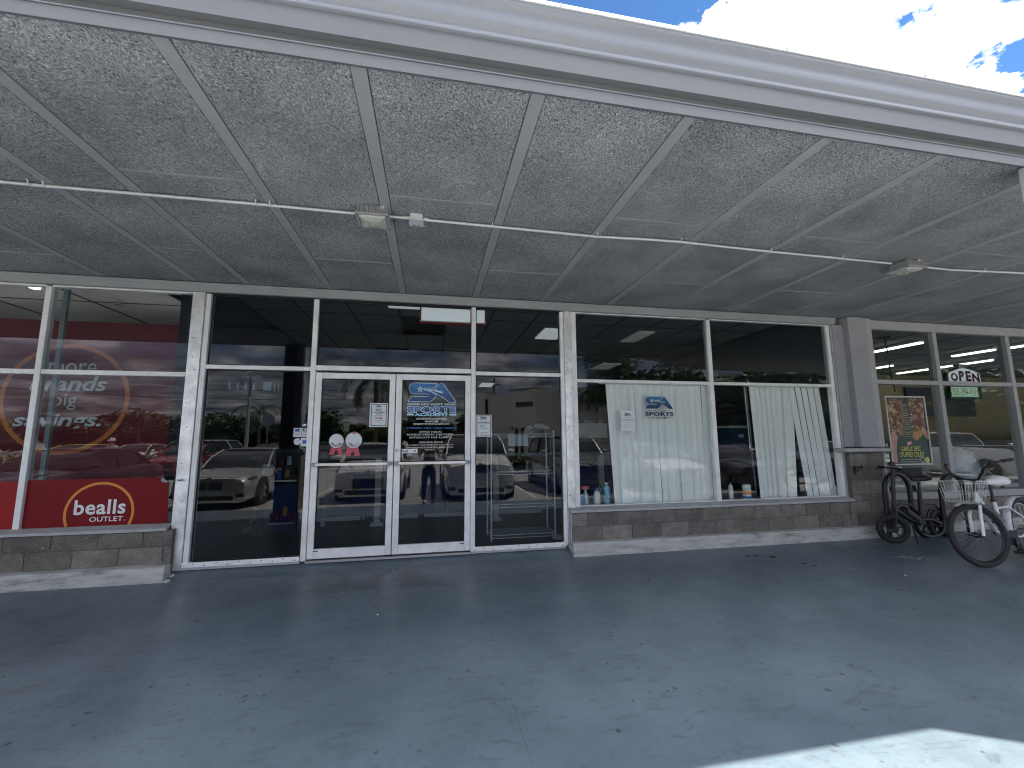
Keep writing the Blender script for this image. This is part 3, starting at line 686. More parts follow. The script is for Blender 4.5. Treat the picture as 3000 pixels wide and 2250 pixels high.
def room_strip(x, y, label, w=.03):
    t = thing('strip_light', label, 'light', (x, y, 3.25), 'strip lights in the left shop')
    part('tube', MB().box(x - w, x + w, y, y + .5, 3.245, 3.268), 'room_light', t)
    part('housing', MB().box(x - w - .03, x + w + .03, y - .02, y + .52, 3.269, 3.29), 'grid_white', t)
room_strip(-4.9, .25, 'lit strip light at the top left corner of the left shop window')
def pendant(x, label):  # unseen tubes added to brighten the left shop ceiling
    t = thing('fill_tube', label, 'light', (x, 1.1, 2.7), 'added fill tubes behind the slogan banner'); part('tube', MB().cyl((x - .6, 1.1, 2.68), (x + .6, 1.1, 2.68), .03, 10), 'fill_light', t); part('end_cap', MB().box(x - .63, x - .6, 1.06, 1.14, 2.64, 2.72), 'grid_white', t)
pendant(-3.7, 'right unseen fill tube added behind the slogan banner'); pendant(-5.4, 'middle unseen fill tube added behind the slogan banner'); pendant(-7.2, 'left unseen fill tube added behind the slogan banner')
room_strip(-3.6, 2.6, 'unseen strip light added behind the slogan banner on the right')  # both strips behind the banner are added out of view to brighten the shop
room_strip(-6.0, 2.6, 'unseen strip light added behind the slogan banner on the left')
strip(9.63, 1.2, 2.42, 'nearest lit fluorescent strip in the first upper pane of the pizza shop')
strip(12.05, 1.50, 2.25, 'lit fluorescent strip above the OPEN sign in the pizza shop')
strip(12.15, .2, 1.38, 'lit fluorescent strip at the right edge of the frame in the pizza shop')
strip(12.0, 3.55, 4.75, 'second lit fluorescent strip low in the first upper pane of the pizza shop')
strip(13.72, 3.9, 4.7, 'third lit fluorescent strip close to the first mullion of the pizza shop')
strip(13.68, 2.5, 3.62, 'lit fluorescent strip left of the OPEN sign just past the mullion')
part_ = None
# ================================================================== window walls
def screws(parent, pts, r=.006, y=-.02):
    for x, z in pts: part('screw', MB().cyl((x, y, z), (x, y - .006, z), r, 8), 'screw', parent)

# ---- left shop window
lw = thing('left_shop_window', 'tall silver framed shop window at the left edge with a red poster inside', 'window', (-4.2, 0, .44))
part('mullion', MB().box(-4.196, -4.138, -.035, .05, .455, 3.05), 'aluminium', lw, bevel=.004)
part('mullion', MB().box(-6.06, -6.0, -.035, .05, .455, 3.05), 'aluminium', lw, bevel=.004)
for xa, xb in ((-6.0, -4.196), (-4.138, -2.748)):
    part('transom', MB().box(xa, xb, -.030, .045, 2.071, 2.125), 'aluminium', lw, bevel=.004)
    part('sill_rail', MB().box(xa, xb, -.028, .045, .440, .458), 'aluminium', lw)
    part('head_rail', MB().box(xa, xb, -.028, .045, 3.050, 3.066), 'aluminium', lw)
    part('glass_pane', MB().box(xa + .002, xb - .002, 0.0, .006, .458, 2.071), 'glass_store', lw)
    part('glass_pane', MB().box(xa + .002, xb - .002, 0.0, .006, 2.125, 3.05), 'glass_store', lw)
part('inner_mullion', MB().box(-4.090, -4.045, .052, .09, .455, 3.05), 'grey_paint', lw)

# ---- middle storefront
sf = thing('middle_storefront', 'aluminium and glass storefront with double doors in the middle of the facade', 'storefront', (-.4, 0, 0))
FY0, FY1 = -.045, .055
# left corner pillar
part('corner_pillar', MB().box(-2.745, -2.615, -.060, .11, -.03, 3.066), 'brushed', sf, bevel=.004)
part('frame_post', MB().box(-2.612, -2.558, FY0, FY1, .0, 3.055), 'aluminium', sf, bevel=.004)
part('mullion', MB().box(-1.436, -1.378, FY0, FY1, -.012, 3.055), 'aluminium', sf, bevel=.004)
part('mullion', MB().box(.485, .542, FY0, FY1, -.012, 3.055), 'aluminium', sf, bevel=.004)
part('frame_post', MB().box(1.678, 1.730, FY0, FY1, .0, 3.055), 'aluminium', sf, bevel=.004)
part('corner_pillar', MB().box(1.733, 1.836, -.055, .11, -.04, 3.066), 'brushed', sf, bevel=.004)
part('head_rail', MB().box(-2.558, 1.678, FY0 + .004, FY1, 3.050, 3.066), 'black_gap', sf)
part('transom', MB().box(-2.558, -1.436, FY0 + .003, FY1 - .003, 2.168, 2.217), 'aluminium', sf, bevel=.004)
part('transom', MB().box(-1.378, .485, FY0 + .003, FY1 - .003, 2.179, 2.239), 'aluminium', sf, bevel=.004)
part('transom', MB().box(.542, 1.678, FY0 + .003, FY1 - .003, 2.159, 2.209), 'aluminium', sf, bevel=.004)
for xa, xb, za, zb in ((-2.558, -1.436, .05, 2.168), (-2.558, -1.436, 2.217, 3.05), (-1.378, .485, 2.239, 3.05), (.542, 1.678, .045, 2.159), (.542, 1.678, 2.209, 3.05)):
    part('glass_pane', MB().box(xa + .001, xb - .001, 0.0, .006, za, zb), 'glass_dark', sf)
    mb = MB()
    mb.box(xa, xa + .013, -.008, -.001, za, zb).box(xb - .013, xb, -.008, -.001, za, zb).box(xa + .013, xb - .013, -.008, -.001, zb - .012, zb).box(xa + .013, xb - .013, -.008, -.001, za, za + .012)
    part('gasket', mb, 'black_gap', sf)
for xa, xb in ((-2.665, -1.44), (.49, 1.70)):
    rl = part('kick_rail', MB().box(xa, xb, -.058, -.046, -.006, .047), 'white_rail', sf, bevel=.003)
    part('kick_base', MB().box(xa, xb, -.056, FY1, -.03, -.0065), 'cap_paint', sf)
    nsc = 11
    for k in range(nsc):
        x = xa + .05 + (xb - xa - .1) * k / (nsc - 1); z = .020 + (.012 if k % 2 else -.008)
        part('screw', MB().cyl((x, -.0575, z), (x, -.062, z), .0065, 8), 'screw', rl)
# pillar fixings
for x, z in ((-2.70, 2.52), (-2.66, 2.15), (-2.69, 2.30), (-2.71, 1.77), (-2.68, 1.50), (-2.70, 1.10), (-2.66, .70), (-2.69, .35), (1.79, 2.75), (1.75, 2.35), (1.80, 1.95), (1.77, 1.5), (1.81, 1.05), (1.76, .62)):
    part('screw', MB().cyl((x, -.056, z), (x, -.064, z), .0065, 8), 'screw', sf)
part('door_stop', MB().cyl((-2.72, -.055, .92), (-2.665, -.085, .925), .012, 8), 'dull_chrome', sf)
part('threshold', MB().box(-1.378, .485, -.07, .06, -.03, -.006), 'dull_chrome', sf)
part('door_gap', MB().box(-1.376, .483, .03, .05, -.002, 2.177), 'black_gap', sf) if False else None

def door(x0, x1, lock):
    d = part('door', MB().box(x0, x0 + .072, -.040, .010, .006, 2.152), 'aluminium', sf, bevel=.004)
    part('stile', MB().box(x1 - .068, x1, -.040, .010, .006, 2.152), 'aluminium', d, bevel=.004)
    part('top_rail', MB().box(x0 + .0725, x1 - .0685, -.038, .010, 2.080, 2.152), 'aluminium', d, bevel=.003)
    part('bottom_rail', MB().box(x0 + .0725, x1 - .0685, -.038, .010, .006, .112), 'white_rail', d, bevel=.003)
    part('glass_pane', MB().box(x0 + .074, x1 - .070, -.018, -.012, .112, 2.080), 'glass_dark', d)
    mb = MB(); xa, xb, za, zb = x0 + .072, x1 - .068, .112, 2.08
    mb.box(xa, xa + .009, -.03, -.0185, za, zb).box(xb - .009, xb, -.03, -.0185, za, zb).box(xa + .009, xb - .009, -.03, -.0185, zb - .008, zb)
    part('gasket', mb, 'black_gap', d)
    part('push_bar', MB().box(x0 + .035, x1 - .03, -.098, -.082, 1.046, 1.082), 'dull_chrome', d, bevel=.004)
    for x in (x0 + .03, x1 - .035): part('bar_bracket', MB().box(x - .028, x + .028, -.104, -.041, 1.045, 1.084), 'grey_paint', d, bevel=.006)
    if lock: 
        part('lock', MB().lathe([(0, 0), (.018, 0), (.022, .004), (.022, .012)], (x0 + .028, -.054, 1.218), 'Y', 16), 'dull_chrome', d); part('keyhole', MB().lathe([(0, 0), (.007, 0), (.007, .003)], (x0 + .028, -.057, 1.213), 'Y', 10), 'black_gap', d)
    part('pivot', MB().box(x0 + .07 if not lock else x1 - .12, x0 + .12 if not lock else x1 - .07, -.045, -.039, .088, .098), 'screw', d)
    return d
door(-1.372, -.449, False)
door(-.439, .480, True)
part('astragal', MB().box(-.455, -.433, .012, .02, .01, 2.15), 'black_gap', sf)

# ---- right hand window of the middle shop
rw = thing('middle_shop_window', 'wide two bay window over a block wall with white vertical blinds behind', 'window', (3.95, 0, .455))
part('frame_post', MB().box(1.839, 1.908, -.040, .05, .455, 3.066), 'aluminium', rw, bevel=.004)
part('mullion', MB().box(3.906, 3.968, -.034, .05, .457, 3.05), 'aluminium', rw, bevel=.004)
part('frame_post', MB().box(5.978, 6.040, -.034, .05, .457, 3.066), 'aluminium', rw, bevel=.004)
part('outer_frame', MB().box(6.043, 6.068, -.05, .05, .457, 3.066), 'cap_paint', rw)
for xa, xb in ((1.908, 3.906), (3.968, 5.978)):
    part('transom', MB().box(xa, xb, -.030, .045, 2.096, 2.138), 'aluminium', rw, bevel=.004)
    part('sill_rail', MB().box(xa, xb, -.030, .045, .457, .480), 'aluminium', rw)
    part('head_rail', MB().box(xa, xb, -.028, .045, 3.055, 3.066), 'aluminium', rw)
    part('glass_pane', MB().box(xa + .001, xb - .001, .002, .008, .480, 2.096), 'glass', rw)
    part('glass_pane', MB().box(xa + .001, xb - .001, .002, .008, 2.138, 3.055), 'glass_dark', rw)
part('ledge', MB().box(1.95, 5.95, .06, .5, .38, .43), 'interior_wall', rw)
# header beam over left and middle windows
hb = thing('header_beam', 'grey painted beam between the shop windows and the soffit', 'beam', (0, -.02, 3.067))
part('beam_board', MB().box(-14, 6.12, -.075, .02, 3.068, 3.160), 'grey_paint', hb, bevel=.005)
part('beam_trim', MB().box(-14, 6.12, -.088, -.076, 3.148, 3.172), 'grey_paint', hb, bevel=.003)

# ---- pizza shop window
pw = thing('pizza_shop_window', 'grey painted window grid of the pizza shop at the right edge', 'window', (9, 0, .4))
mx_ = [(6.742, 6.790), (8.018, 8.098), (9.585, 9.668), (11.1, 11.18), (12.65, 12.73)]
for xa, xb in mx_: part('mullion', MB().box(xa, xb, -.06, .06, .494, 3.032), 'cap_paint', pw, bevel=.004)
for (a, b), (c, d) in zip(mx_, mx_[1:]):
    part('transom', MB().box(b, c, -.055, .055, 2.158, 2.226), 'cap_paint', pw, bevel=.003)
    part('glass_pane', MB().box(b + .001, c - .001, .0, .006, .494, 2.158), 'glass', pw)
    part('glass_pane', MB().box(b + .001, c - .001, .0, .006, 2.226, 3.032), 'glass_store', pw)
part('header', MB().box(6.742, 13, -.065, .06, 3.033, 3.175), 'cap_paint', pw, bevel=.004)
part('sill', MB().box(6.742, 13, -.09, .06, .392, .493), 'cap_paint', pw, bevel=.004)

# ---- stucco pilaster
pil = thing('stucco_pilaster', 'stepped grey stucco pilaster between the wide window and the pizza shop', 'pilaster', (6.35, -.1, 1.19))
part('recessed_face', MB().box(6.071, 6.262, -.060, .115, 1.190, 3.066), 'grey_stucco', pil)
part('shaft', MB().box(6.264, 6.600, -.150, .115, 1.190, 3.18), 'grey_stucco', pil, bevel=.006)
part('side_frame', MB().box(6.602, 6.740, -.118, .06, 1.190, 3.178), 'cap_paint', pil, bevel=.004)

# ---- block walls with individual blocks
def block_mesh(w, h, m, seed):
    rnd = random.Random(seed); mb = MB(); nx, nz = 5, 3; g = [[None] * (nz + 1) for _ in range(nx + 1)]
    for i in range(nx + 1):
        for j in range(nz + 1):
            edge = i in (0, nx) or j in (0, nz)
            g[i][j] = len(mb.v); mb.v.append((w * i / nx, rnd.uniform(-.004, .003) + (.006 if edge else 0), h * j / nz))
    for i in range(nx):
        for j in range(nz): mb.f.append((g[i][j], g[i + 1][j], g[i + 1][j + 1], g[i][j + 1]))
    n = len(mb.v); mb.v += [(0, .05, 0), (w, .05, 0), (w, .05, h), (0, .05, h)]
    mb.f += [tuple([g[i][0] for i in range(nx, -1, -1)] + [n, n + 1]), tuple([g[i][nz] for i in range(nx + 1)] + [n + 2, n + 3]),
             tuple([g[0][j] for j in range(nz + 1)] + [n + 3, n]), tuple([g[nx][j] for j in range(nz, -1, -1)] + [n + 1, n + 2])]
    return mesh_from('block', mb, m, smooth='keep')
bc = {}
def block(parent, x0, x1, y, z0, z1, m):
    w = round(x1 - x0 - .011, 3); h = round(z1 - z0 - .011, 3); v = random.randrange(3); k = (w, h, m, v)
    if k not in bc: bc[k] = block_mesh(w, h, m, v + 5)
    part('block', None, None, parent, data=bc[k], loc=(x0 + .0055 - ROOT[parent.name][0], y + random.uniform(-.002, .002) - ROOT[parent.name][1], z0 + .0055 - ROOT[parent.name][2]))
def courses(parent, x0, x1, y, rows, m, first, bl=.4085):
    for r, (za, zb) in enumerate(rows):
        x = first[r % len(first)]
        while x > x0 + .02: x -= bl
        while x < x1 - .02:
            a, b = max(x, x0), min(x + bl, x1)
            if b - a > .03: block(parent, a, b, y, za, zb, m)
            x += bl
def kerb(parent, x0, x1, zt, yf, m='worn_concrete'):
    mb = MB(); n = max(2, int((x1 - x0) / .22)); rows = [(-.10, zt + .004), (yf + .012, zt), (yf, zt - .012), (yf - .004, -.02), (yf - .006, -.14)]
    rnd = random.Random(3)
    for i in range(n + 1):
        x = x0 + (x1 - x0) * i / n
        for y, z in rows: mb.v.append((x, y + rnd.uniform(-.003, .003), z + rnd.uniform(-.003, .003)))
    k = len(rows)
    for i in range(n):
        for j in range(k - 1): mb.f.append((i * k + j, i * k + j + 1, (i + 1) * k + j + 1, (i + 1) * k + j))
    for i in (0, n): 
        b = len(mb.v); mb.v.append((x0 if i == 0 else x1, -.10, -.14)); mb.f.append(tuple([i * k + j for j in range(k)] + [b]))
    part('kerb', mb, m, parent, smooth=False)
def sill(parent, x0, x1, yf, zt, m='cap_paint'):
    mb = MB(); n = max(2, int((x1 - x0) / .3)); rnd = random.Random(9); rows = [(-.03, zt + .02), (yf, zt - .012), (yf - .003, zt - .040), (yf + .03, zt - .043)]
    for i in range(n + 1):
        for y, z in rows: mb.v.append((x0 + (x1 - x0) * i / n, y + rnd.uniform(-.002, .002), z + rnd.uniform(-.002, .002)))
    for i in range(n):
        for j in range(3): mb.f.append((i * 4 + j, i * 4 + j + 1, (i + 1) * 4 + j + 1, (i + 1) * 4 + j))
    mb.f += [(0, 1, 2, 3), tuple(n * 4 + j for j in (3, 2, 1, 0))]
    part('sill', mb, m, parent, smooth=False)
wl = thing('left_block_wall', 'low grey block wall with concrete kerb under the left shop window', 'wall', (-5, -.1, -.1))
courses(wl, -8, -2.69, -.118, ((.055, .240), (.240, .408)), 'block_grey', (-3.996 + .4085 * 0, -3.783))
part('mortar_core', MB().box(-8, -2.694, -.104, .02, -.2, .410), 'mortar', wl)
sill(wl, -8, -2.75, -.135, .445); kerb(wl, -8, -2.69, .055, -.215)
part('wall_end', MB().box(-2.6935, -2.75, -.112, -.061, .06, .405), 'mortar', wl) if False else None
wr_ = thing('right_block_wall', 'low brown block wall with worn concrete kerb under the wide window', 'wall', (4, -.1, -.1))
courses(wr_, 1.755, 5.98, -.118, ((.060, .240), (.240, .408)), 'block_brown', (2.165, 1.966))
part('mortar_core', MB().box(1.76, 6.04, -.104, .02, -.2, .410), 'mortar', wr_)
sill(wr_, 1.74, 6.06, -.138, .452); kerb(wr_, 1.735, 7.3, .060, -.218)
part('wall_end', MB().box(1.742, 1.757, -.116, -.057, .05, .405), 'cap_paint', wr_)
pr_ = thing('block_pier', 'brown block pier with a grey cap beside the black scooter handlebar', 'pier', (6.35, -.1, .06))
rows = [(.06, .24), (.24, .41), (.41, .50), (.50, .705), (.705, .91), (.91, 1.105)]
courses(pr_, 6.056, 6.69, -.125, rows[:0] + [(.41, .505), (.505, .705), (.705, .905), (.905, 1.105)], 'block_brown', (6.20, 6.38))
courses(pr_, 5.985, 6.69, -.122, [(.06, .24), (.24, .408)], 'block_brown', (6.10, 6.35))
part('mortar_core', MB().box(6.06, 6.686, -.111, .10, -.1, 1.106), 'mortar', pr_)
mb = MB().box(5.915, 6.760, -.205, .0, 1.116, 1.176)
part('cap', mb, 'cap_paint', pr_, bevel=.014)
wp = thing('pizza_block_wall', 'low brown block wall under the pizza shop window behind the bicycles', 'wall', (9, -.05, -.1))
courses(wp, 6.70, 12.8, -.075, ((.045, .218), (.218, .388)), 'block_brown', (6.9, 7.1))
part('mortar_core', MB().box(6.7, 12.9, -.062, .05, -.2, .390), 'mortar', wp)
kerb(wp, 7.3, 12.9, .05, -.17)
# rubble patch at the left pillar foot
mb = MB()
rnd = random.Random(4)
for k in range(9):
    x = -2.71 + rnd.uniform(-.05, .06); y = -.10 - rnd.uniform(0, .12); z = walk_z(y) ; s = rnd.uniform(.012, .03)
    mb.loft([[(x + s * a * math.cos(q * PI / 3), y + s * a * math.sin(q * PI / 3), z - .01 + s * b) for q in range(6)] for a, b in ((1.2, 0), (1, .7), (.4, 1))])
ob = solo('mortar_rubble', mb, 'worn_concrete', 'crumbled mortar at the foot of the left pillar beside the kerb end', 'rubble', smooth=False); 
# ================================================================== logo
SX = lambda x: (x - 797) / 455.0          # logo coordinates: -1..1 wide
SZ = lambda z: (442 - z) / 455.0
def arc(cx, cy, r, a0, a1, n=10): return [(cx + r * math.cos(R(a0 + (a1 - a0) * i / n)), cy - r * math.sin(R(a0 + (a1 - a0) * i / n))) for i in range(n + 1)]
S_P = [(898, 268), (470, 264)] + arc(470, 369, 105, 90, 270, 14)[1:] + [(705, 474)] + arc(705, 497, 23, 90, -90, 6)[1:] + [(425, 520), (345, 622), (722, 622), (765, 612), (805, 585), (888, 492), (770, 430), (642, 395), (642, 360), (822, 358)]
A_P = [(836, 386), (925, 290), (945, 270), (968, 263), (992, 270), (1015, 292), (1250, 628), (1112, 628), (1030, 560), (905, 482), (800, 430), (690, 398), (830, 412), (996, 455), (962, 402), (940, 424)]
STAR_O = star(572, 385, 72, .42, -PI / 2)
def lp(pts, cx, cz, w): return [(cx + SX(x) * w / 2, cz + SZ(y) * w / 2) for x, y in pts]
def logo(parent, cx, cz, w, y, ms, ma, edge=None, m_star='paleblue_print', hole=None):
    part('letter_s', MB().poly(lp(S_P, cx, cz, w), y), ms, parent, smooth=False)
    part('letter_a', MB().poly(lp(A_P, cx, cz, w), y - .0006), ma, parent, smooth=False)
    part('star_print', MB().poly(lp(STAR_O, cx, cz, w), y - .0012), m_star, parent, smooth=False)
    if hole: part('star_centre', MB().poly(lp(star(572, 385, 40, .42, -PI / 2), cx, cz, w), y - .0018), hole, parent, smooth=False)
    if edge:
        mb = MB()
        for P_ in (S_P, A_P):
            for q in ribbon(lp(P_, cx, cz, w), .012 * w): mb.poly(q, y - .0024)
        for q in ribbon(lp([(642, 378), (830, 392), (990, 448)], cx, cz, w), .016 * w, False): mb.poly(q, y - .0026)
        part('outline', mb, edge, parent, smooth=False)
mat_ramp('logo_blue', -.0, .27, (.012, .022, .11), (.035, .22, .52))

# ---- door lettering
GY = -.0195
dl = thing('door_lettering', 'white and blue gymnastics academy lettering on the right door glass', 'lettering', (0, GY, 1.2))
# logo gradient is in local height above the root
mat_ramp('logo_door', .60, .86, (.012, .022, .11), (.03, .20, .50))
logo(dl, .0, 1.930, .600, GY, 'logo_door', 'logo_door', 'paleblue_print', 'paleblue_print', 'grey_print')
for x0, x1 in ((-.303, -.155), (.153, .300)):
    part('bar_print', quad(x0, x1, 1.772, 1.790, GY), 'paleblue_print', dl); part('bar_print', quad(x0 + .004, x1 - .004, 1.777, 1.785, GY - .0006), 'grey_print', dl)
text('line', 'KEY WEST', -.135, .132, 1.768, 1.793, GY, 'paleblue_print', dl, bold=.03)
text('line', 'SPORTS', -.308, .303, 1.672, 1.756, GY, 'paleblue_print', dl, bold=.055)
text('line', 'SPORTS', -.298, .293, 1.681, 1.748, GY - .001, 'blue_print', dl, bold=.015)
text('line', 'ACADEMY', -.212, .210, 1.632, 1.672, GY - .0015, 'paleblue_print', dl, bold=.05)
text('line', 'ACADEMY', -.206, .204, 1.636, 1.668, GY - .0022, 'cyan_print', dl, bold=.0)
for x0, x1 in ((-.305, -.222), (.218, .300)): part('bar_print', quad(x0, x1, 1.642, 1.664, GY), 'paleblue_print', dl)
text('line', 'KEYWESTSPORTSACADEMY.COM', -.186, .179, 1.588, 1.612, GY, 'white_print', dl, bold=.02)
text('line', '305.896.2458', -.085, .080, 1.556, 1.579, GY, 'white_print', dl, bold=.02)
text('line', 'INFO@KEYWESTSPORTSACADEMY.COM', -.225, .215, 1.522, 1.546, GY, 'white_print', dl, bold=.02)
text('line', 'GYMNASTICS - NINJA - CHEER - TUMBLING', -.308, .298, 1.468, 1.497, GY, 'blue_print', dl, bold=.03)
for s, x0, x1, z0, z1 in (('OFFICE HOURS', -.150, .125, 1.428, 1.449), ('MONDAY-FRIDAY 3:30-7:00PM', -.296, .266, 1.395, 1.417), ('SATURDAYS 9:00-12:00PM', -.268, .240, 1.359, 1.381), ('305-896-2458', -.150, .133, 1.300, 1.322),
                          ('INFO@KEYWESTSPORTSACADEMY.COM', -.296, .266, 1.268, 1.286), ('WWW.KEYWESTSPORTSACADEMY.COM', -.296, .266, 1.238, 1.256), ('UNIT #101', -.078, .045, 1.210, 1.228)):
    text('line', s, x0, x1, z0, z1, GY, 'white_print', dl, bold=.008, space=1.1)
ps = thing('pull_sign', 'white Pull strip with a small diamond arrow on the right door', 'sign', (-.27, GY, 1.178))
part('plate', quad(-.369, -.166, 1.180, 1.232, GY - .002), 'white_print', ps)
text('line', 'Pull', -.362, -.285, 1.192, 1.220, GY - .004, 'black_print', ps, bold=.03)
part('arrow_mark', MB().poly([(-.212, 1.207), (-.197, 1.217), (-.182, 1.207), (-.197, 1.197)], GY - .004), 'black_print', ps)

def sheet(name, label, cat, x0, x1, z0, z1, y, m='paper', tilt=0):
    t = thing(name, label, cat, ((x0 + x1) / 2, y, z0)); part('sheet', quad(x0, x1, z0, z1, y), m, t); return t
def border(t, x0, x1, z0, z1, w, y, m):
    mb = MB().poly([(x0, z0), (x1, z0), (x1, z0 + w), (x0, z0 + w)], y).poly([(x0, z1 - w), (x1, z1 - w), (x1, z1), (x0, z1)], y).poly([(x0, z0 + w), (x0 + w, z0 + w), (x0 + w, z1 - w), (x0, z1 - w)], y).poly([(x1 - w, z0 + w), (x1, z0 + w), (x1, z1 - w), (x1 - w, z1 - w)], y)
    part('border', mb, m, t)
# poster on the left door
y = GY - .001
t = sheet('class_poster', 'blue bordered mid-day class notice on the upper right of the left door', 'poster', -.744, -.532, 1.500, 1.790, y)
border(t, -.728, -.545, 1.512, 1.780, .008, y - .001, 'navy_print')
logo(t, -.637, 1.752, .062, y - .001, 'navy_print', 'navy_print')
text('line', 'SPORTS', -.668, -.606, 1.728, 1.735, y - .001, 'grey_print', t)
for s, hw, z in (('MID-DAY', .036, 1.708), ('PRESCHOOL', .040, 1.690), ('PLAYDATES RESUME', .072, 1.671), ('THIS FALL!', .037, 1.652)): text('line', s, -.637 - hw, -.637 + hw, z, z + .012, y - .001, 'navy_print', t, bold=.04)
for z, hw in ((1.640, .055), (1.632, .06), (1.578, .057), (1.570, .04), (1.556, .035)): part('text_line', quad(-.637 - hw, -.637 + hw, z, z + .003, y - .001), 'grey_print', t)
part('photo_print', quad(-.680, -.642, 1.595, 1.615, y - .001), 'grey_print', t); part('photo_print', quad(-.634, -.594, 1.595, 1.615, y - .001), 'pink_print', t)
# hiring notice
y = -.010
t = sheet('hiring_poster', 'blue bordered NOW HIRING notice on the right sidelight glass', 'poster', .549, .752, 1.372, 1.652, y)
border(t, .560, .743, 1.380, 1.644, .008, y - .001, 'navy_print')
logo(t, .648, 1.612, .090, y - .001, 'navy_print', 'navy_print')
text('line', 'SPORTS', .605, .693, 1.576, 1.587, y - .001, 'grey_print', t)
text('line', 'NOW HIRING', .576, .724, 1.542, 1.564, y - .001, 'navy_print', t, bold=.04)
text('line', 'COACHES - INSTRUCTORS', .602, .702, 1.529, 1.536, y - .001, 'grey_print', t)
for k, (z, x1) in enumerate(((1.520, .655), (1.512, .655), (1.504, .655), (1.496, .665), (1.480, .70), (1.472, .70), (1.425, .70), (1.418, .68), (1.402, .69))): part('text_line', quad(.600, x1, z, z + .004, y - .001), 'grey_print', t)
# window flyer (the code square is left out)
y = -.004
t = sheet('enrolment_flyer', 'white NOW ENROLLING flyer on the left bay of the wide window', 'poster', 2.526, 2.738, 1.440, 1.722, y)
logo(t, 2.632, 1.665, .095, y - .001, 'navy_print', 'navy_print')
text('line', 'SPORTS', 2.586, 2.680, 1.622, 1.634, y - .001, 'grey_print', t, bold=.02)
text('line', 'NOW ENROLLING', 2.540, 2.724, 1.588, 1.600, y - .001, 'navy_print', t, bold=.02)
part('text_line', quad(2.575, 2.69, 1.576, 1.580, y - .001), 'grey_print', t)
for k in range(4): part('text_line', quad(2.56, 2.70, 1.548 - k * .022, 1.554 - k * .022, y - .001), 'white_dull', t)
# window logo
mat_ramp('logo_window', .145, .32, (.006, .012, .075), (.015, .18, .36))
wlg = thing('window_logo', 'blue star logo and SPORTS ACADEMY lettering on the blinds window', 'lettering', (3.108, -.004, 1.6))
logo(wlg, 3.108, 1.833, .425, -.003, 'logo_window', 'logo_window', None, 'white_dull')
mb = MB()
for q in ribbon(lp([(642, 378), (830, 392), (990, 448)], 3.108, 1.833, .425), .008, False): mb.poly(q, -.0055)
part('outline', mb, 'white_dull', wlg)
for x0, x1 in ((2.897, 2.99), (3.228, 3.320)): part('bar_print', quad(x0, x1, 1.716, 1.720, -.003), 'grey_print', wlg)
text('line', 'KEY WEST', 3.015, 3.20, 1.708, 1.726, -.003, 'navy_print', wlg, space=1.3)
text('line', 'SPORTS', 2.893, 3.325, 1.647, 1.700, -.003, 'navy_print', wlg, bold=.05, space=1.05)
text('line', 'ACADEMY', 2.968, 3.252, 1.608, 1.636, -.003, 'navy_print', wlg, bold=.01, space=1.2)
for x0, x1 in ((2.900, 2.955), (3.265, 3.320)): part('bar_print', quad(x0, x1, 1.622, 1.626, -.003), 'navy_print', wlg)
# stickers
def sticker_base(name, label, x, z, w, h, m, round_=False, y=-.0095):
    t = thing(name, label, 'sticker', (x, y, z - h / 2), 'stickers on the left sidelight')
    part('backing', MB().poly(circ(x, z, w / 2, 24), y) if round_ else quad(x - w / 2, x + w / 2, z - h / 2, z + h / 2, y), m, t); return t
t = sticker_base('door_sticker', 'round dark blue security sticker, topmost on the left sidelight', -1.478, 1.524, .078, .078, 'navy_print', True)
part('mark', MB().poly([(-1.502, 1.514), (-1.485, 1.536), (-1.452, 1.536), (-1.462, 1.514)], -.0105), 'white_print', t)
t = sticker_base('door_sticker', 'square pale card sticker with a blue square under the round blue sticker', -1.548, 1.436, .086, .105, 'white_dull')
part('mark', quad(-1.575, -1.525, 1.447, 1.480, -.0105), 'blue_print', t); text('line', 'VISA', -1.572, -1.528, 1.408, 1.420, -.0105, 'navy_print', t)
t = sticker_base('door_sticker', 'square pale card sticker with a black oval mark next to the mullion', -1.460, 1.436, .084, .105, 'white_dull')
part('mark', quad(-1.490, -1.430, 1.450, 1.482, -.0105), 'black_print', t); part('oval', MB().poly(circ(-1.460, 1.466, .02, 16, rz=.009), -.0115), 'white_dull', t); part('mark', quad(-1.492, -1.432, 1.412, 1.419, -.0105), 'grey_print', t)
t = sticker_base('door_sticker', 'round white sticker at the lower left of the sticker cluster', -1.544, 1.330, .078, .078, 'white_dull', True)
part('mark', MB().poly([(-1.565, 1.335), (-1.54, 1.350), (-1.522, 1.338)], -.0105), 'grey_print', t)
t = sticker_base('door_sticker', 'square white sticker with a bright blue square, lowest by the mullion', -1.466, 1.325, .078, .098, 'paper')
part('mark', quad(-1.488, -1.442, 1.305, 1.348, -.0105), 'blue_print', t)

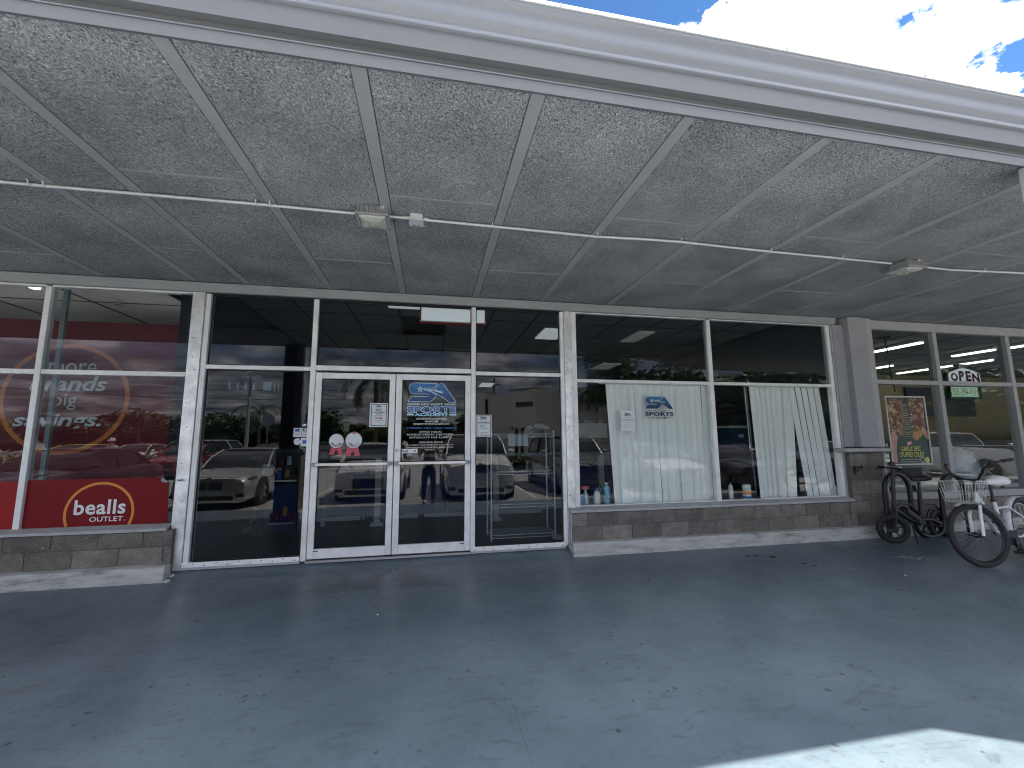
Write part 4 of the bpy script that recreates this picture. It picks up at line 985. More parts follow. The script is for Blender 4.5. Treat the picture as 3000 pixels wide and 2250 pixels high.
# paper gumball machines on the left door
def gumball(cx, cz, r, zb, lean, label, knob):
    y = -.021
    t = thing('paper_gumball_machine', label, 'decoration', (cx, y, zb), 'paper gumball machines on the left door')
    part('base_paper', MB().poly([(cx - r * .62 + lean, cz - r * .8), (cx + r * .62 + lean, cz - r * .8), (cx + r * .95 + lean * 1.5, zb), (cx - r * .98 + lean * .2, zb)], y), 'pink_print', t)
    part('arch_mark', MB().poly([(cx - .020 + lean, zb + .002)] + circ(cx + lean, zb + .028, .020, 8, PI, 0) + [(cx + .020 + lean, zb + .002)], y - .001), 'black_print', t)
    part('slot_mark', quad(cx - .012 + lean, cx + .012 + lean, zb + .067, zb + .074, y - .001), 'maroon_print', t)
    part('plate_rim', MB().lathe([(0, -.004), (r * .90, -.006), (r, -.014), (r * 1.02, -.004), (r, 0)], (cx, y - .002, cz), 'Y', 28), 'white_print', t)
    part('plate_disc', MB().poly(circ(cx, cz, r * .86, 24), y - .0095), 'paper', t)
    rnd = random.Random(int(cx * 1000)); hp = circ(cx, cz, r * .84, 14, 1.13 * PI, 1.87 * PI); top_ = [(hp[-1][0] - q * (hp[-1][0] - hp[0][0]) / 6, hp[0][1] - r * .10 - rnd.uniform(0, r * .22)) for q in range(1, 6)]
    part('gumball_heap', MB().poly(hp + top_, y - .0100), 'grey_print', t)
    for k in range(34):
        a = rnd.uniform(1.16, 1.84) * PI; rr = r * rnd.uniform(.52, .80); gx, gz = cx + rr * math.cos(a), min(cz + rr * math.sin(a), cz - r * .36)
        part('gumball_dot', MB().poly(circ(gx, gz, rnd.uniform(.004, .008), 8), y - .0105 - k * .0001), rnd.choice(['white_dull', 'grey_print', 'cap_paint', 'navy_print'] if not knob else ['pink_print', 'white_dull', 'grey_print', 'cap_paint']), t)
    if knob: part('knob_print', MB().poly(circ(cx, cz + r * .93, .016, 14), y - .017), 'pink_print', t)
gumball(-1.108, 1.336, .082, 1.176, 0, 'smaller paper gumball machine on a pink base, left one on the left door', False)
gumball(-.912, 1.343, .093, 1.156, -.008, 'larger paper gumball machine with a red knob, right one on the left door', True)

# ---- left shop graphics
y0 = .35
bp_ = thing('slogan_banner', 'dark red banner with an orange ring reading more brands big savings', 'banner', (-4.15, y0, .45))
part('cloth', MB().box(-6.4, -3.052, y0, y0 + .02, .30, 2.76), 'red_print_deep', bp_)
part('ring_print', ring(-4.155, 1.842, .592, .640, y0 - .002), 'orange_dull', bp_)
text('line', 'more', -4.36, -3.885, 2.125, 2.26, y0 - .003, 'white_print', bp_)
text('line', 'brands', -4.52, -3.762, 1.930, 2.105, y0 - .003, 'white_print', bp_, bold=.022, shear=.2)
text('line', 'big', -4.275, -4.045, 1.712, 1.905, y0 - .003, 'white_print', bp_)
text('line', 'savings.', -4.635, -3.775, 1.475, 1.665, y0 - .003, 'white_print', bp_, bold=.022, shear=.2)
part('dim_gap_board', MB().box(-3.05, -2.87, .30, .34, .40, 3.2), 'black_gap', bld)  # black board standing in for the dim interior beside the banner
y = -.003
ol = thing('outlet_decal', 'red bealls OUTLET decal with an orange arc along the bottom of the left window', 'decal', (-3.47, y, .46))
part('film', MB().poly([(-4.136, .460), (-2.812, .460), (-2.836, .90), (-2.90, .952), (-4.136, .950)], y), 'red_print', ol)
mb = MB()
rg = ring(-3.462, .592, .298, .324, y - .0015, R(-24), R(204))
part('arc_print', rg, 'orange_print', ol)
text('line', 'bealls', -3.695, -3.222, .578, .732, y - .002, 'white_print', ol, bold=.022, space=1.06)
text('line', 'OUTLET', -3.545, -3.238, .504, .554, y - .002, 'white_print', ol, bold=.012)
text('line', 'TM', -3.232, -3.210, .505, .515, y - .002, 'white_dull', ol)
part('peeled_corner', MB().poly([(-2.836, .90), (-2.90, .952), (-2.915, .915), (-2.87, .895)], y - .004), 'grey_print', ol)
l2 = solo('side_decal', quad(-5.99, -4.20, .460, .940, y), 'red_print_lit', 'red film, painted in a brighter lit tone, along the bottom of the leftmost pane', 'decal')
sp = thing('sprinkler_head', 'small ceiling sprinkler head seen through the left shop window', 'sprinkler', (-4.3, 1.2, 3.2))
part('stem', MB().cyl((-4.3, 1.2, 3.30), (-4.3, 1.2, 3.22), .012, 8), 'dull_chrome', sp); part('deflector', MB().cyl((-4.3, 1.2, 3.215), (-4.3, 1.2, 3.222), .05, 12), 'grey_print', sp)
part('shop_partition', MB().box(-9, -2.88, 1.6, 1.65, 0, 2.78), 'red_print_deep', bld)

# ---- red framed box sign inside
rs = thing('red_framed_sign', 'blank white sign panel in a red frame hanging above the doors', 'sign', (.27, .32, 2.92))
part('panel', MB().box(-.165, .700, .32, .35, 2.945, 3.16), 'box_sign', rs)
part('frame', MB().box(-.186, .720, .31, .36, 2.912, 2.944), 'red_frame', rs); part('frame', MB().box(-.186, -.166, .31, .36, 2.945, 3.16), 'red_frame', rs); part('frame', MB().box(.701, .720, .31, .36, 2.945, 3.16), 'red_frame', rs)
part('lower_trim', MB().box(-.19, .725, .305, .309, 2.934, 2.946), 'white_dull', rs)

# ---- blinds
def blinds(label, xs_top, xs_bot, y, zt, zb, group=None, w=.116):
    t = thing('vertical_blind', label, 'blind', (xs_top[0], y, zb))
    part('head_rail', MB().box(min(xs_top) - .1, max(xs_top) + .12, y - .02, y + .03, zt, zt + .045), 'white_dull', t)
    for i, (a, b) in enumerate(zip(xs_top, xs_bot)):
        rnd = random.Random(i * 7 + len(xs_top)); yy = y + rnd.uniform(0, .012); ang = rnd.uniform(.06, .16)
        mb = MB(); nz = 10; curl = rnd.uniform(-.012, .012)
        for j in range(nz + 1):
            f = j / nz; x = a + (b - a) * f; z = zt + (zb - zt) * f
            for k in range(4):
                u = k / 3 - .5; mb.v.append((x + w * (k / 3), yy + u * math.sin(ang) * w + .010 * (1 - (2 * u) ** 2) + curl * f * f, z))
        for j in range(nz):
            for k in range(3): mb.f.append((j * 4 + k, (j + 1) * 4 + k, (j + 1) * 4 + k + 1, j * 4 + k + 1))
        mb.sm = True
        part('slat', mb, 'blind', t, smooth='keep')
    return t
n = 15
tops = [2.372 + i * (3.952 - 2.372 - .112) / (n - 1) for i in range(n)]
bots = [2.450 + i * .0965 + (.030 if i >= 7 else 0) for i in range(n)]
blinds('white vertical blind with one gap behind the window logo', tops, bots, .10, 2.095, .445)
tops = [4.644 + i * .0945 for i in range(8)] + [5.335 + i * .111 for i in range(5)]
bots = [4.70 + i * .0755 for i in range(8)] + [5.494 + i * .105 for i in range(5)]
blinds('white vertical blind with fanned slats in the right bay of the wide window', tops, bots, .10, 2.098, .448)
t = thing('loose_slat', 'narrow grey blind slat hanging apart at the left of the right blind', 'slat', (4.6, .12, .45)); part('strip', MB().poly([(4.56, 2.09), (4.63, 2.09), (4.66, .46), (4.645, .46)], .12, .004), 'interior_wall', t)
wd = thing('blind_wand', 'thin white wand hanging at the left of the right blind', 'wand', (4.62, .17, 1.2))
part('rod', MB().cyl((4.56, .085, 2.08), (4.575, .085, 1.24), .006, 6), 'white_dull', wd); part('tip', MB().cyl((4.575, .085, 1.24), (4.576, .085, 1.19), .010, 6), 'white_dull', wd)

# ---- things on the ledge
def bottle(name, label, x, y, z, r, h, m, cap, mcap, cat='bottle'):
    t = thing(name, label, cat, (x, y, z))
    part('body', MB().lathe([(0, 0), (r, 0), (r * 1.02, .01), (r, h * .72), (r * .8, h * .82), (r * .4, h * .88), (r * .4, h * .9)], (x, y, z), 'Z', 16), m, t)
    part('cap', MB().lathe([(r * .5, h * .88), (r * .52, h), (0, h)], (x, y, z), 'Z', 12), mcap, t); 
    return t
wz = .432
t = thing('wipes_canister', 'white canister of wipes with an orange and blue label on the window ledge', 'canister', (4.492, .12, wz))
part('tub', MB().lathe([(0, 0), (.056, 0), (.058, .01), (.058, .19)], (4.492, .12, wz), 'Z', 22), 'bottle_white', t)
part('lid', MB().lathe([(.060, .19), (.060, .215), (.052, .232), (0, .234)], (4.492, .12, wz), 'Z', 22), 'white_print', t)
part('label_band', MB().lathe([(.0588, .035), (.0588, .075)], (4.492, .12, wz), 'Z', 22), 'blue_print', t); part('label_band', MB().lathe([(.0588, .10), (.0588, .15)], (4.492, .12, wz), 'Z', 22), 'orange_dull', t)
bottle('spray_bottle', 'pale tall bottle standing left of the wipes canister', 4.31, .22, wz, .033, .26, 'bottle_white', 1, 'bottle_blue')
bottle('detergent_bottle', 'white bottle with a blue cap at the lower left of the blinds window', 2.215, .16, wz, .045, .24, 'bottle_white', 1, 'bottle_blue')
bottle('cleaner_bottle', 'pale blue bottle beside the edge of the left blind', 2.42, .30, wz, .05, .30, 'cyan_print', 1, 'white_dull')
bottle('small_bottle', 'blue squat bottle in the corner of the blinds window', 1.985, .14, wz, .05, .17, 'bottle_blue', 1, 'paleblue_print')
t = thing('red_spray_bottle', 'red topped spray bottle behind the blue squat bottle', 'bottle', (2.09, .26, wz))
part('body', MB().lathe([(0, 0), (.04, 0), (.04, .14), (.015, .19), (.015, .22)], (2.09, .26, wz), 'Z', 14), 'bottle_white', t); part('trigger', MB().box(2.04, 2.13, .24, .28, wz + .22, wz + .265), 'pink_print', t)
t = thing('cable', 'black cable looping down behind the glass at the left of the blinds', 'cable', (2.3, .3, .5))
part('cord', MB().tube([(2.10, .5, 1.05), (2.22, .42, .93), (2.30, .35, .80), (2.33, .30, .66), (2.40, .26, .53), (2.52, .22, .45)], .008, 6), 'black_metal', t)
t = thing('shelf_crate', 'white plastic crate of small things on a dark shelf behind the left blind', 'crate', (2.7, 1.6, 1.33))
part('crate_body', MB().box(2.40, 2.98, 1.5, 1.8, 1.345, 1.60), 'white_dull', t); part('shelf_board', MB().box(2.3, 3.6, 1.45, 1.9, 1.295, 1.335), 'black_print', t)
mb = MB(); rnd = random.Random(2)
for k in range(14):
    x = 2.45 + rnd.random() * .48; s = rnd.uniform(.03, .07); mb.tube([(x, 1.6, 1.60), (x + rnd.uniform(-.05, .05), 1.62, 1.60 + s)], .02, 5)
part('contents', mb, 'grey_print', t)
t = thing('storage_bin', 'dark blue lidded storage bin on shelving in the gap between the blinds', 'bin', (4.98, .85, 1.15))
part('bin_body', MB().loft([[(4.975 + sx * a, .95 + sy * a, z) for sx, sy in ((-1, -1), (1, -1), (1, 1), (-1, 1))] for a, z in ((.13, 1.14), (.165, 1.50))]), 'bin_blue', t, smooth=False)
part('lid', MB().box(4.79, 5.16, .77, 1.13, 1.50, 1.535), 'white_dull', t); part('label_card', quad(4.98, 5.07, 1.34, 1.40, .795), 'paper', t)
t = thing('storage_shelf', 'dark shelving unit behind the gap between the two blinds', 'shelf', (4.8, 1.0, 0))
for z in (.42, 1.10, 1.75): part('shelf_board', MB().box(4.05, 5.3, .75, 1.25, z, z + .035), 'black_print', t)
for x in (4.08, 5.27): part('upright', MB().box(x - .02, x + .02, .76, .80, 0, 2.1), 'black_print', t)
def heap(name, label, cat, cx, cy_, cz_, w, h, mats, n=8, seed=1):
    t = thing(name, label, cat, (cx, cy_, cz_)); rnd = random.Random(seed)
    for k in range(n):
        x = cx + rnd.uniform(-w, w) * .5; z = cz_ + h * .1 + rnd.random() * h * .6 * (1 - abs(x - cx) / w); r = rnd.uniform(.25, .5) * h; mb = MB(); rings = []
        for i in range(6):
            f = i / 5; rr = r * math.sin(PI * min(.97, max(.06, f))); rings.append([(x + rr * 1.35 * math.cos(q * PI / 5) * rnd.uniform(.75, 1.2), cy_ + rr * math.sin(q * PI / 5) * rnd.uniform(.75, 1.2), z - r * .6 + f * r * 1.2) for q in range(10)])
        part('bundle', mb.loft(rings), mats[k % len(mats)], t)
    return t
heap('clothes_heap', 'rumpled pile of dark clothes and white cloth on the shelf left of the blue bin', 'clothes', 4.42, 1.0, 1.15, .5, .20, ['white_dull', 'interior_wall', 'grey_print'], 7, 3)
heap('clothes_heap', 'dark heap of clothes on the top shelf above the blue bin', 'clothes', 4.75, 1.0, 1.80, .8, .24, ['interior_navy', 'interior_wall', 'maroon_print'], 8, 5)

# ---- wire shelf behind the right sidelight
ws = thing('wire_shelf', 'chrome wire shelving unit behind the right sidelight', 'shelf', (1.24, .55, 0))
xa, xb, ya, yb = .80, 1.68, .36, .76
for x in (xa, xb):
    for y in (ya, yb): part('post', MB().cyl((x, y, 0), (x, y, 1.46), .0125, 10), 'wire_steel', ws); 
for z in (.075, .47, .905, 1.41):
    mb = MB()
    for y in (ya, yb):
        mb.tube([(xa, y, z), (xb, y, z)], .0045, 6); mb.tube([(xa, y, z - .04), (xb, y, z - .04)], .0045, 6)
        n = 14; mb.tube([(xa + (xb - xa) * k / (2 * n), y, z - (.04 if k % 2 else 0)) for k in range(2 * n + 1)], .0028, 4)
    for x in (xa, xb): mb.tube([(x, ya, z), (x, yb, z)], .0045, 6); mb.tube([(x, ya, z - .04), (x, yb, z - .04)], .0045, 6)
    for k in range(1, 40): x = xa + (xb - xa) * k / 40; mb.tube([(x, ya, z + .003), (x, yb, z + .003)], .0016, 3)
    part('wire_tray', mb, 'wire_steel', ws)
    if z < 1.4: part('liner', MB().box(xa + .01, xb - .01, ya + .01, yb - .01, z + .004, z + .006), 'grey_print', ws)
t = sheet('shelf_notice', 'pale paper notice hanging from the top tray of the wire shelf', 'notice', 1.03, 1.305, 1.245, 1.395, .345)
heap('shelf_bag_pile', 'pile of plastic bags and cloths on top of the wire shelf', 'bags', 1.49, .55, 1.42, .36, .17, ['white_dull', 'grey_print', 'interior_wall', 'maroon_print', 'white_print'], 9, 8)
t = thing('door_wedge', 'small pale block on the floor at the foot of the wire shelf', 'block', (1.70, .30, 0)); part('wedge', MB().box(1.63, 1.76, .26, .36, 0, .05), 'white_dull', t, bevel=.01)

# ---- wooden rail and blue padded wall behind the doors
rl = thing('lobby_rail', 'pale grey post and rail barrier behind the doors', 'railing', (-.4, 1.8, 0))
for x in (-2.75, -.82, 1.07, 2.95): 
    part('post', MB().box(x - .045, x + .045, 1.72, 1.81, .05, 1.05), 'white_dull', rl); part('foot', MB().box(x - .10, x + .10, 1.68, 1.85, 0, .05), 'white_dull', rl, bevel=.008)
part('top_rail', MB().box(-2.9, 4.2, 1.70, 1.83, 1.055, 1.105), 'grey_print', rl, bevel=.006)
for xa, xb in ((-2.8, -2.2), (-2.13, -2.06), (-2.0, -1.1), (-1.06, -1.04), (-.9, -.2), (-.10, .62), (.68, 1.02), (1.15, 1.9)): part('bottom_rail', MB().box(xa, xb, 1.90, 1.93, .075, .125), 'white_dull', rl)
for x in (-1.66, .72): part('stub_foot', MB().box(x - .03, x + .03, 1.885, 1.945, 0, .074), 'white_dull', rl)
bw = thing('padded_wall', 'low blue padded wall with black stars behind the lobby rail', 'wall', (-.4, 2.2, 0))
for k in range(7):
    xa = -2.65 + k * .98; part('pad', MB().box(xa, xa + .972, 2.15, 2.30, .10, .86), 'blue_mat', bw, bevel=.02)
rnd = random.Random(3)
for x, z, r in ((-1.27, .50, .20), (-.74, .60, .10), (.25, .82 - .1, .12), (.95, .50, .12), (1.75, .52, .13), (-1.95, .42, .10), (.5, .28, .09), (1.35, .25, .10), (2.4, .5, .12), (-.2, .32, .10)):
    part('star_print', MB().poly(star(x, z, r), 2.146), 'black_print', bw)
cl_ = solo('lobby_column', MB().box(-2.52, -2.18, 3.0, 3.35, -.005, 3.29), 'interior_navy', 'dark square column behind the left sidelight', 'column')

# ---- drinks cooler with open door
dc = thing('drinks_cooler', 'tall dark drinks cooler with a blue printed side behind the left sidelight', 'cooler', (-2.1, 1.2, 0))
part('cabinet', MB().box(-2.35, -1.85, 1.25, 1.95, .02, 1.22), 'black_metal', dc, bevel=.01)
part('side_print', MB().box(-2.20, -1.87, 1.235, 1.248, .10, .72), 'blue_mat', dc)
part('front_frame', MB().box(-2.36, -2.30, 1.05, 1.245, .02, 1.05), 'plastic_black', dc)
part('price_panel', MB().box(-2.30, -2.16, 1.10, 1.12, .86, 1.02), 'white_dull', dc, bevel=.02)
for i, (x, z, m) in enumerate(((-2.1, .80, 'bottle_blue'), (-2.0, .82, 'crust'), (-1.93, .84, 'poster_green'), (-2.08, .98, 'maroon_print'), (-1.98, 1.0, 'bottle_white'), (-2.1, .24, 'maroon_print'), (-2.0, .30, 'crust'), (-1.93, .22, 'maroon_print'))):
    part('can', MB().lathe([(0, 0), (.032, 0), (.034, .01), (.034, .10), (.026, .12), (0, .12)], (x, 1.20, z), 'Z', 12), m, dc)
part('can_shelf', MB().box(-2.2, -1.87, 1.15, 1.248, .77, .79), 'dull_chrome', dc); part('can_shelf', MB().box(-2.2, -1.87, 1.15, 1.248, .19, .21), 'dull_chrome', dc)
text('line', 'G', -2.16, -2.09, .86, .96, 1.225, 'white_dull', dc, bold=.04)
t = thing('menu_strip', 'faint hanging strip of pale printed cards high behind the left sidelight', 'sign', (-2.2, 1.0, 2.3))
for k in range(4): part('card', quad(-2.585 + k * .094, -2.555 + k * .094, 2.00, 2.10, .6 + k * .002), 'white_dull', t)
part('card', quad(-2.18, -2.08, 1.99, 2.105, .61), 'paleblue_print', t); part('card', quad(-2.05, -2.03, 1.98, 2.08, .61), 'white_dull', t); part('card', quad(-2.00, -1.985, 1.98, 2.07, .61), 'white_dull', t)

# ---- pizza shop
t = thing('pizza_poster', 'framed GARLIC EPIC STUFFED CRUST pizza poster on the pizza shop window', 'poster', (7.36, -.008, .90))
x0, x1, z0, z1 = 6.968, 7.752, .900, 1.975; y = -.006
part('print', quad(x0 + .02, x1 - .02, z0 + .03, z1 - .03, y), 'poster_green', t)
part('pizza_photo', MB().poly([(x0 + .03, z1 - .04), (x0 + .335, z1 - .04), (x0 + .345, 1.72), (x0 + .315, 1.50), (x0 + .275, 1.34), (x0 + .06, 1.42), (x0 + .03, 1.55)], y - .001), 'pizza_print', t)
part('pizza_photo', MB().poly([(x1 - .34, z1 - .04), (x1 - .03, z1 - .04), (x1 - .03, 1.52), (x1 - .12, 1.42), (x1 - .30, 1.40), (x1 - .33, 1.55), (x1 - .31, 1.7)], y - .0012), 'pizza_print', t)
part('crust_photo', MB().poly([(x1 - .30, 1.40), (x1 - .10, 1.45), (x1 - .12, 1.36), (x1 - .26, 1.27), (x1 - .33, 1.33)], y - .0014), 'crust', t)
rnd = random.Random(6)
for k in range(15):
    z = 1.86 - k * .036; w = .05 + k * .006 + rnd.uniform(-.015, .015); sag = rnd.uniform(.006, .02); a = rnd.uniform(.003, .008)
    part('cheese_strand', MB().poly([(7.345 - w, z + .01), (7.345 - w * .4, z - sag), (7.345 + w * .4, z - sag), (7.345 + w, z + .012), (7.345 + w * .4, z - sag - a), (7.345 - w * .4, z - sag - a)], y - .002 - k * .00002), 'cheese', t)
part('hand_print', MB().poly([(x0 + .03, .94), (x0 + .11, .94), (x0 + .12, 1.15), (x0 + .17, 1.35), (x0 + .10, 1.42), (x0 + .05, 1.40), (x0 + .03, 1.2)], y - .002), 'poster_skin', t)
part('hand_print', MB().poly([(x1 - .14, 1.44), (x1 - .09, 1.50), (x1 - .03, 1.42), (x1 - .03, 1.28), (x1 - .08, 1.34)], y - .002), 'poster_skin', t)
part('badge', MB().poly([(7.30, 1.195), (7.39, 1.215), (7.395, 1.275), (7.30, 1.25)], y - .002), 'pink_print', t); text('line', 'NEW', 7.312, 7.382, 1.215, 1.252, y - .003, 'white_print', t, bold=.03)
text('line', 'GARLIC EPIC', 7.175, 7.555, 1.112, 1.185, y - .003, 'poster_yellow', t, bold=.015)
text('line', 'STUFFED CRUST', 7.135, 7.610, 1.022, 1.096, y - .003, 'poster_yellow', t, bold=.015)
text('line', 'Pizza perfection inspired', 7.15, 7.50, .970, .998, y - .003, 'white_dull', t)
text('line', 'by our iconic garlic sauce.', 7.15, 7.505, .935, .962, y - .003, 'white_dull', t)
part('dip_print', ring(7.565, .975, .035, .046, y - .003, n=24), 'white_dull', t); part('dip_print', MB().poly(circ(7.655, .972, .045), y - .0035), 'poster_yellow', t)
mb = MB().box(x0, x1, y - .014, y - .002, z1 - .022, z1).box(x0, x1, y - .014, y - .002, z0, z0 + .022).box(x0, x0 + .022, y - .014, y - .002, z0 + .022, z1 - .022).box(x1 - .022, x1, y - .014, y - .002, z0 + .022, z1 - .022)
part('clear_frame', mb, 'white_dull', t, bevel=.003)

t = thing('open_sign', 'arched PIZZA OPEN sign with a green phone number panel in the pizza window', 'sign', (8.92, .15, 2.0))
y = .15; cx = 8.915
arch = [(cx - .345, 2.235), (cx + .345, 2.235), (cx + .335, 2.40)] + [(cx + a, 2.40 + .09 * (1 - (abs(a) / .335) ** 1.5)) for a in (.25, .15, .08, 0, -.08, -.15, -.25)] + [(cx - .335, 2.40)]
part('case', MB().poly([(cx + (x - cx) * 1.12, 2.235 + (z - 2.235) * 1.12 - .02) for x, z in arch], y + .012, .05), 'green_sign', t)
part('white_panel', MB().poly(arch, y, .01), 'sign_lit', t)
part('top_case', MB().box(cx - .13, cx + .13, y + .004, y + .06, 2.492, 2.56), 'green_sign', t)
text('line', 'PIZZA', cx - .095, cx + .095, 2.503, 2.547, y - .001, 'led_green', t)
for ch, xa, xb, za, zb in (('O', -.31, -.155, 2.262, 2.405), ('P', -.135, -.015, 2.262, 2.44), ('E', .015, .135, 2.262, 2.44), ('N', .155, .315, 2.255, 2.405)):
    text('letter', ch, cx + xa, cx + xb, za, zb, y - .003, 'maroon_print', t, bold=.055)
part('phone_case', MB().box(cx - .36, cx + .33, y + .004, y + .06, 1.965, 2.225), 'green_sign', t)
part('phone_panel', quad(cx - .335, cx + .245, 2.0, 2.165, y), 'led_green', t)
text('line', '305-294-1111', cx - .32, cx + .235, 2.02, 2.145, y - .002, 'green_sign', t, bold=-.01)

part('pizza_back_wall', MB().box(6.62, 25.9, 5.2, 5.35, -.007, 3.25), 'beige_wall', bld)
t = thing('mural_panel', 'large dark navy panel with a faint sun on the back wall of the pizza shop', 'panel', (15.8, 5.18, 1.9))
part('board', MB().box(14.5, 17.2, 5.1, 5.17, 1.95, 2.85), 'tv_panel', t)
part('sun_disc', MB().poly(circ(15.55, 2.38, .12), 5.095), 'sun_mural', t)
for k in range(12): a = k * PI / 6; part('sun_ray', MB().poly([(15.55 + .15 * math.cos(a - .12), 2.38 + .15 * math.sin(a - .12)), (15.55 + .34 * math.cos(a), 2.38 + .34 * math.sin(a)), (15.55 + .15 * math.cos(a + .12), 2.38 + .15 * math.sin(a + .12))], 5.095), 'sun_mural', t)
t = solo('service_counter', MB().box(7.2, 22, 3.6, 4.2, -.005, 1.22), 'black_print', 'long dark counter across the pizza shop', 'counter')
t = thing('hanging_cord', 'thin dark cord hanging from a ceiling plate behind the first upper pizza pane', 'cord', (8.7, 1.2, 2.2))
part('plate', MB().cyl((8.72, 1.2, 3.25), (8.72, 1.2, 3.275), .09, 14), 'black_print', t); part('cord', MB().tube([(8.72, 1.2, 3.25), (8.78, 1.2, 2.9), (8.76, 1.2, 2.6), (8.83, 1.2, 2.2)], .010, 5), 'black_print', t)
t = thing('bagged_goods', 'clear plastic bag of goods standing on the pizza window ledge', 'bag', (8.86, .32, .62))
rings = []
for i in range(9):
    f = i / 8; w = .34 * (1 - .55 * f ** 2.2) * (1 if i < 8 else .2); rings.append([(8.86 + w * math.cos(q * PI / 9) * (1 + .06 * math.sin(q * 3 + i)), .32 + w * .45 * math.sin(q * PI / 9), .63 + .50 * f) for q in range(18)])
part('bag_film', MB().loft(rings), 'plastic_bag', t)
rnd = random.Random(5)
for k in range(6): part('packet', MB().box(8.66 + k * .06, 8.74 + k * .06, .26, .38, .64 + rnd.random() * .1, .80 + rnd.random() * .15), ['bottle_blue', 'crust', 'white_dull', 'bottle_blue', 'maroon_print', 'crust'][k], t, bevel=.01)
part('window_ledge', MB().box(6.8, 12.8, .10, .6, .58, .625), 'cap_paint', bld)
# ================================================================== bicycles and rack
Z0 = -.112
def tyre(parent_name, parent, c, r, tr, axisdir, m='rubber', spokes=28, rim='dull_chrome', hub=.03):
    """wheel built about centre c, in the plane spanned by dirs a (horizontal) and b (up)"""
    a, b = axisdir; nrm = a.cross(b).normalized(); c = Vector(c)
    def P(rr, t, o=0): return c + (a * math.cos(t) + b * math.sin(t)) * rr + nrm * o
    w = part(parent_name, MB().tube([P(r - tr, 2 * PI * k / 40) for k in range(40)], tr, 10, closed=True), m, parent)
    part('rim', MB().tube([P(r - 2 * tr - .004, 2 * PI * k / 40) for k in range(40)], .011, 6, closed=True), rim, w)
    part('hub', MB().cyl(c - nrm * .05, c + nrm * .05, hub, 12), rim, w)
    mb = MB()
    for k in range(spokes):
        t = 2 * PI * k / spokes; o = .03 if k % 2 else -.03
        mb.tube([c + nrm * o + (a * math.cos(t + .5 * (1 if k % 4 < 2 else -1)) + b * math.sin(t + .5 * (1 if k % 4 < 2 else -1))) * hub, P(r - 2 * tr, t)], .0014, 3)
    part('spokes', mb, 'dull_chrome', w)
    return w
# white cruiser
wb = thing('white_bicycle', 'white step-through beach cruiser with a wire basket by the bike rack', 'bicycle', (6.5, -1.45, Z0))
F = Vector((6.09, -1.50, Z0 + .345)); REAR = Vector((7.13, -1.31, Z0 + .345))
d = (REAR - F).normalized(); side = Vector((-d.y, d.x, 0)); up = Vector((0, 0, 1)) + side * .10; up.normalize()
def B(s, h, o=0): return F + d * s + up * (h - .345) + side * o
st = Vector((math.cos(R(-9)), math.sin(R(-9)), 0)); upf = (Vector((0, 0, 1)) + Vector((-st.y, st.x, 0)) * .14).normalized()
fw = tyre('front_wheel', wb, F, .345, .028, (st, upf), rim='black_metal')
rwh = tyre('rear_wheel', wb, REAR, .345, .028, (d, up))
stn = Vector((-st.y, st.x, 0))
HT = B(.20, .81); HB = B(.15, .66)
# fork legs and curved crown
for s in (-1, 1):
    part('fork_leg', MB().tube([F + stn * .055 * s, F + upf * .20 + stn * .057 * s + st * .03, F + upf * .32 + stn * .052 * s + st * .06, HB + stn * .03 * s], .0165, 10), 'bike_white', wb)
part('head_tube', MB().cyl(HB, HT, .024, 12), 'bike_white', wb)
part('steerer', MB().cyl(HT, B(.22, .93), .016, 10), 'black_metal', wb)
ST = B(.53, .69); BBp = B(.56, .28)
part('top_tube', MB().tube([HT - up * .05, B(.30, .63), B(.42, .53), B(.535, .50)], .019, 10), 'bike_white', wb)
part('down_tube', MB().tube([HB, B(.25, .52), B(.38, .36), BBp], .021, 10), 'bike_white', wb)
part('seat_tube', MB().tube([BBp, B(.545, .45), ST], .019, 10), 'bike_white', wb)
part('seat_post', MB().cyl(ST, B(.55, .87), .0145, 10), 'black_metal', wb)
part('clamp', MB().cyl(ST - up * .012, ST + up * .012, .026, 10), 'black_metal', wb)
for s in (-1, 1):
    part('chain_stay', MB().tube([BBp, B(.8, .27, .05 * s), B(1.055, .345, .06 * s)], .011, 8), 'bike_white', wb)
    part('seat_stay', MB().tube([B(.535, .60), B(.68, .62, .05 * s), B(.90, .50, .06 * s), B(1.055, .345, .06 * s)], .011, 8), 'bike_white', wb)
def fender(c, a, b, t0, t1, r, name):
    nrm = a.cross(b).normalized(); mb = MB(); n = 18; mb.sm = True
    for i in range(n + 1):
        t = t0 + (t1 - t0) * i / n; e = a * math.cos(t) + b * math.sin(t)
        for k in range(5): u = (k / 2 - 1); mb.v.append(tuple(c + e * (r - .012 * u * u) + nrm * u * .036))
    for i in range(n):
        for k in range(4): mb.f.append((i * 5 + k, i * 5 + k + 1, (i + 1) * 5 + k + 1, (i + 1) * 5 + k))
    part(name, mb, 'bike_white', wb, smooth='keep')
fender(F, st, upf, R(20), R(120), .372, 'front_fender'); fender(REAR, d, up, R(30), R(205), .372, 'rear_fender')
sa = B(.62, .885)
rings = []
for f, w, h in ((-.14, .02, .05), (-.09, .03, .06), (0, .06, .09), (.06, .10, .12), (.12, .12, .12), (.15, .09, .08)):
    rings.append([tuple(sa + d * f + side * (w * math.cos(q * PI / 6)) + up * (h * .55 * math.sin(q * PI / 6) + .02 + (.01 if f > .05 else 0))) for q in range(12)])
part('saddle', MB().loft(rings), 'white_print', wb)
for s in (-1, 1): part('saddle_spring', MB().cyl(sa + d * .08 + side * .05 * s - up * .05, sa + d * .08 + side * .05 * s + up * .01, .018, 8), 'black_metal', wb)
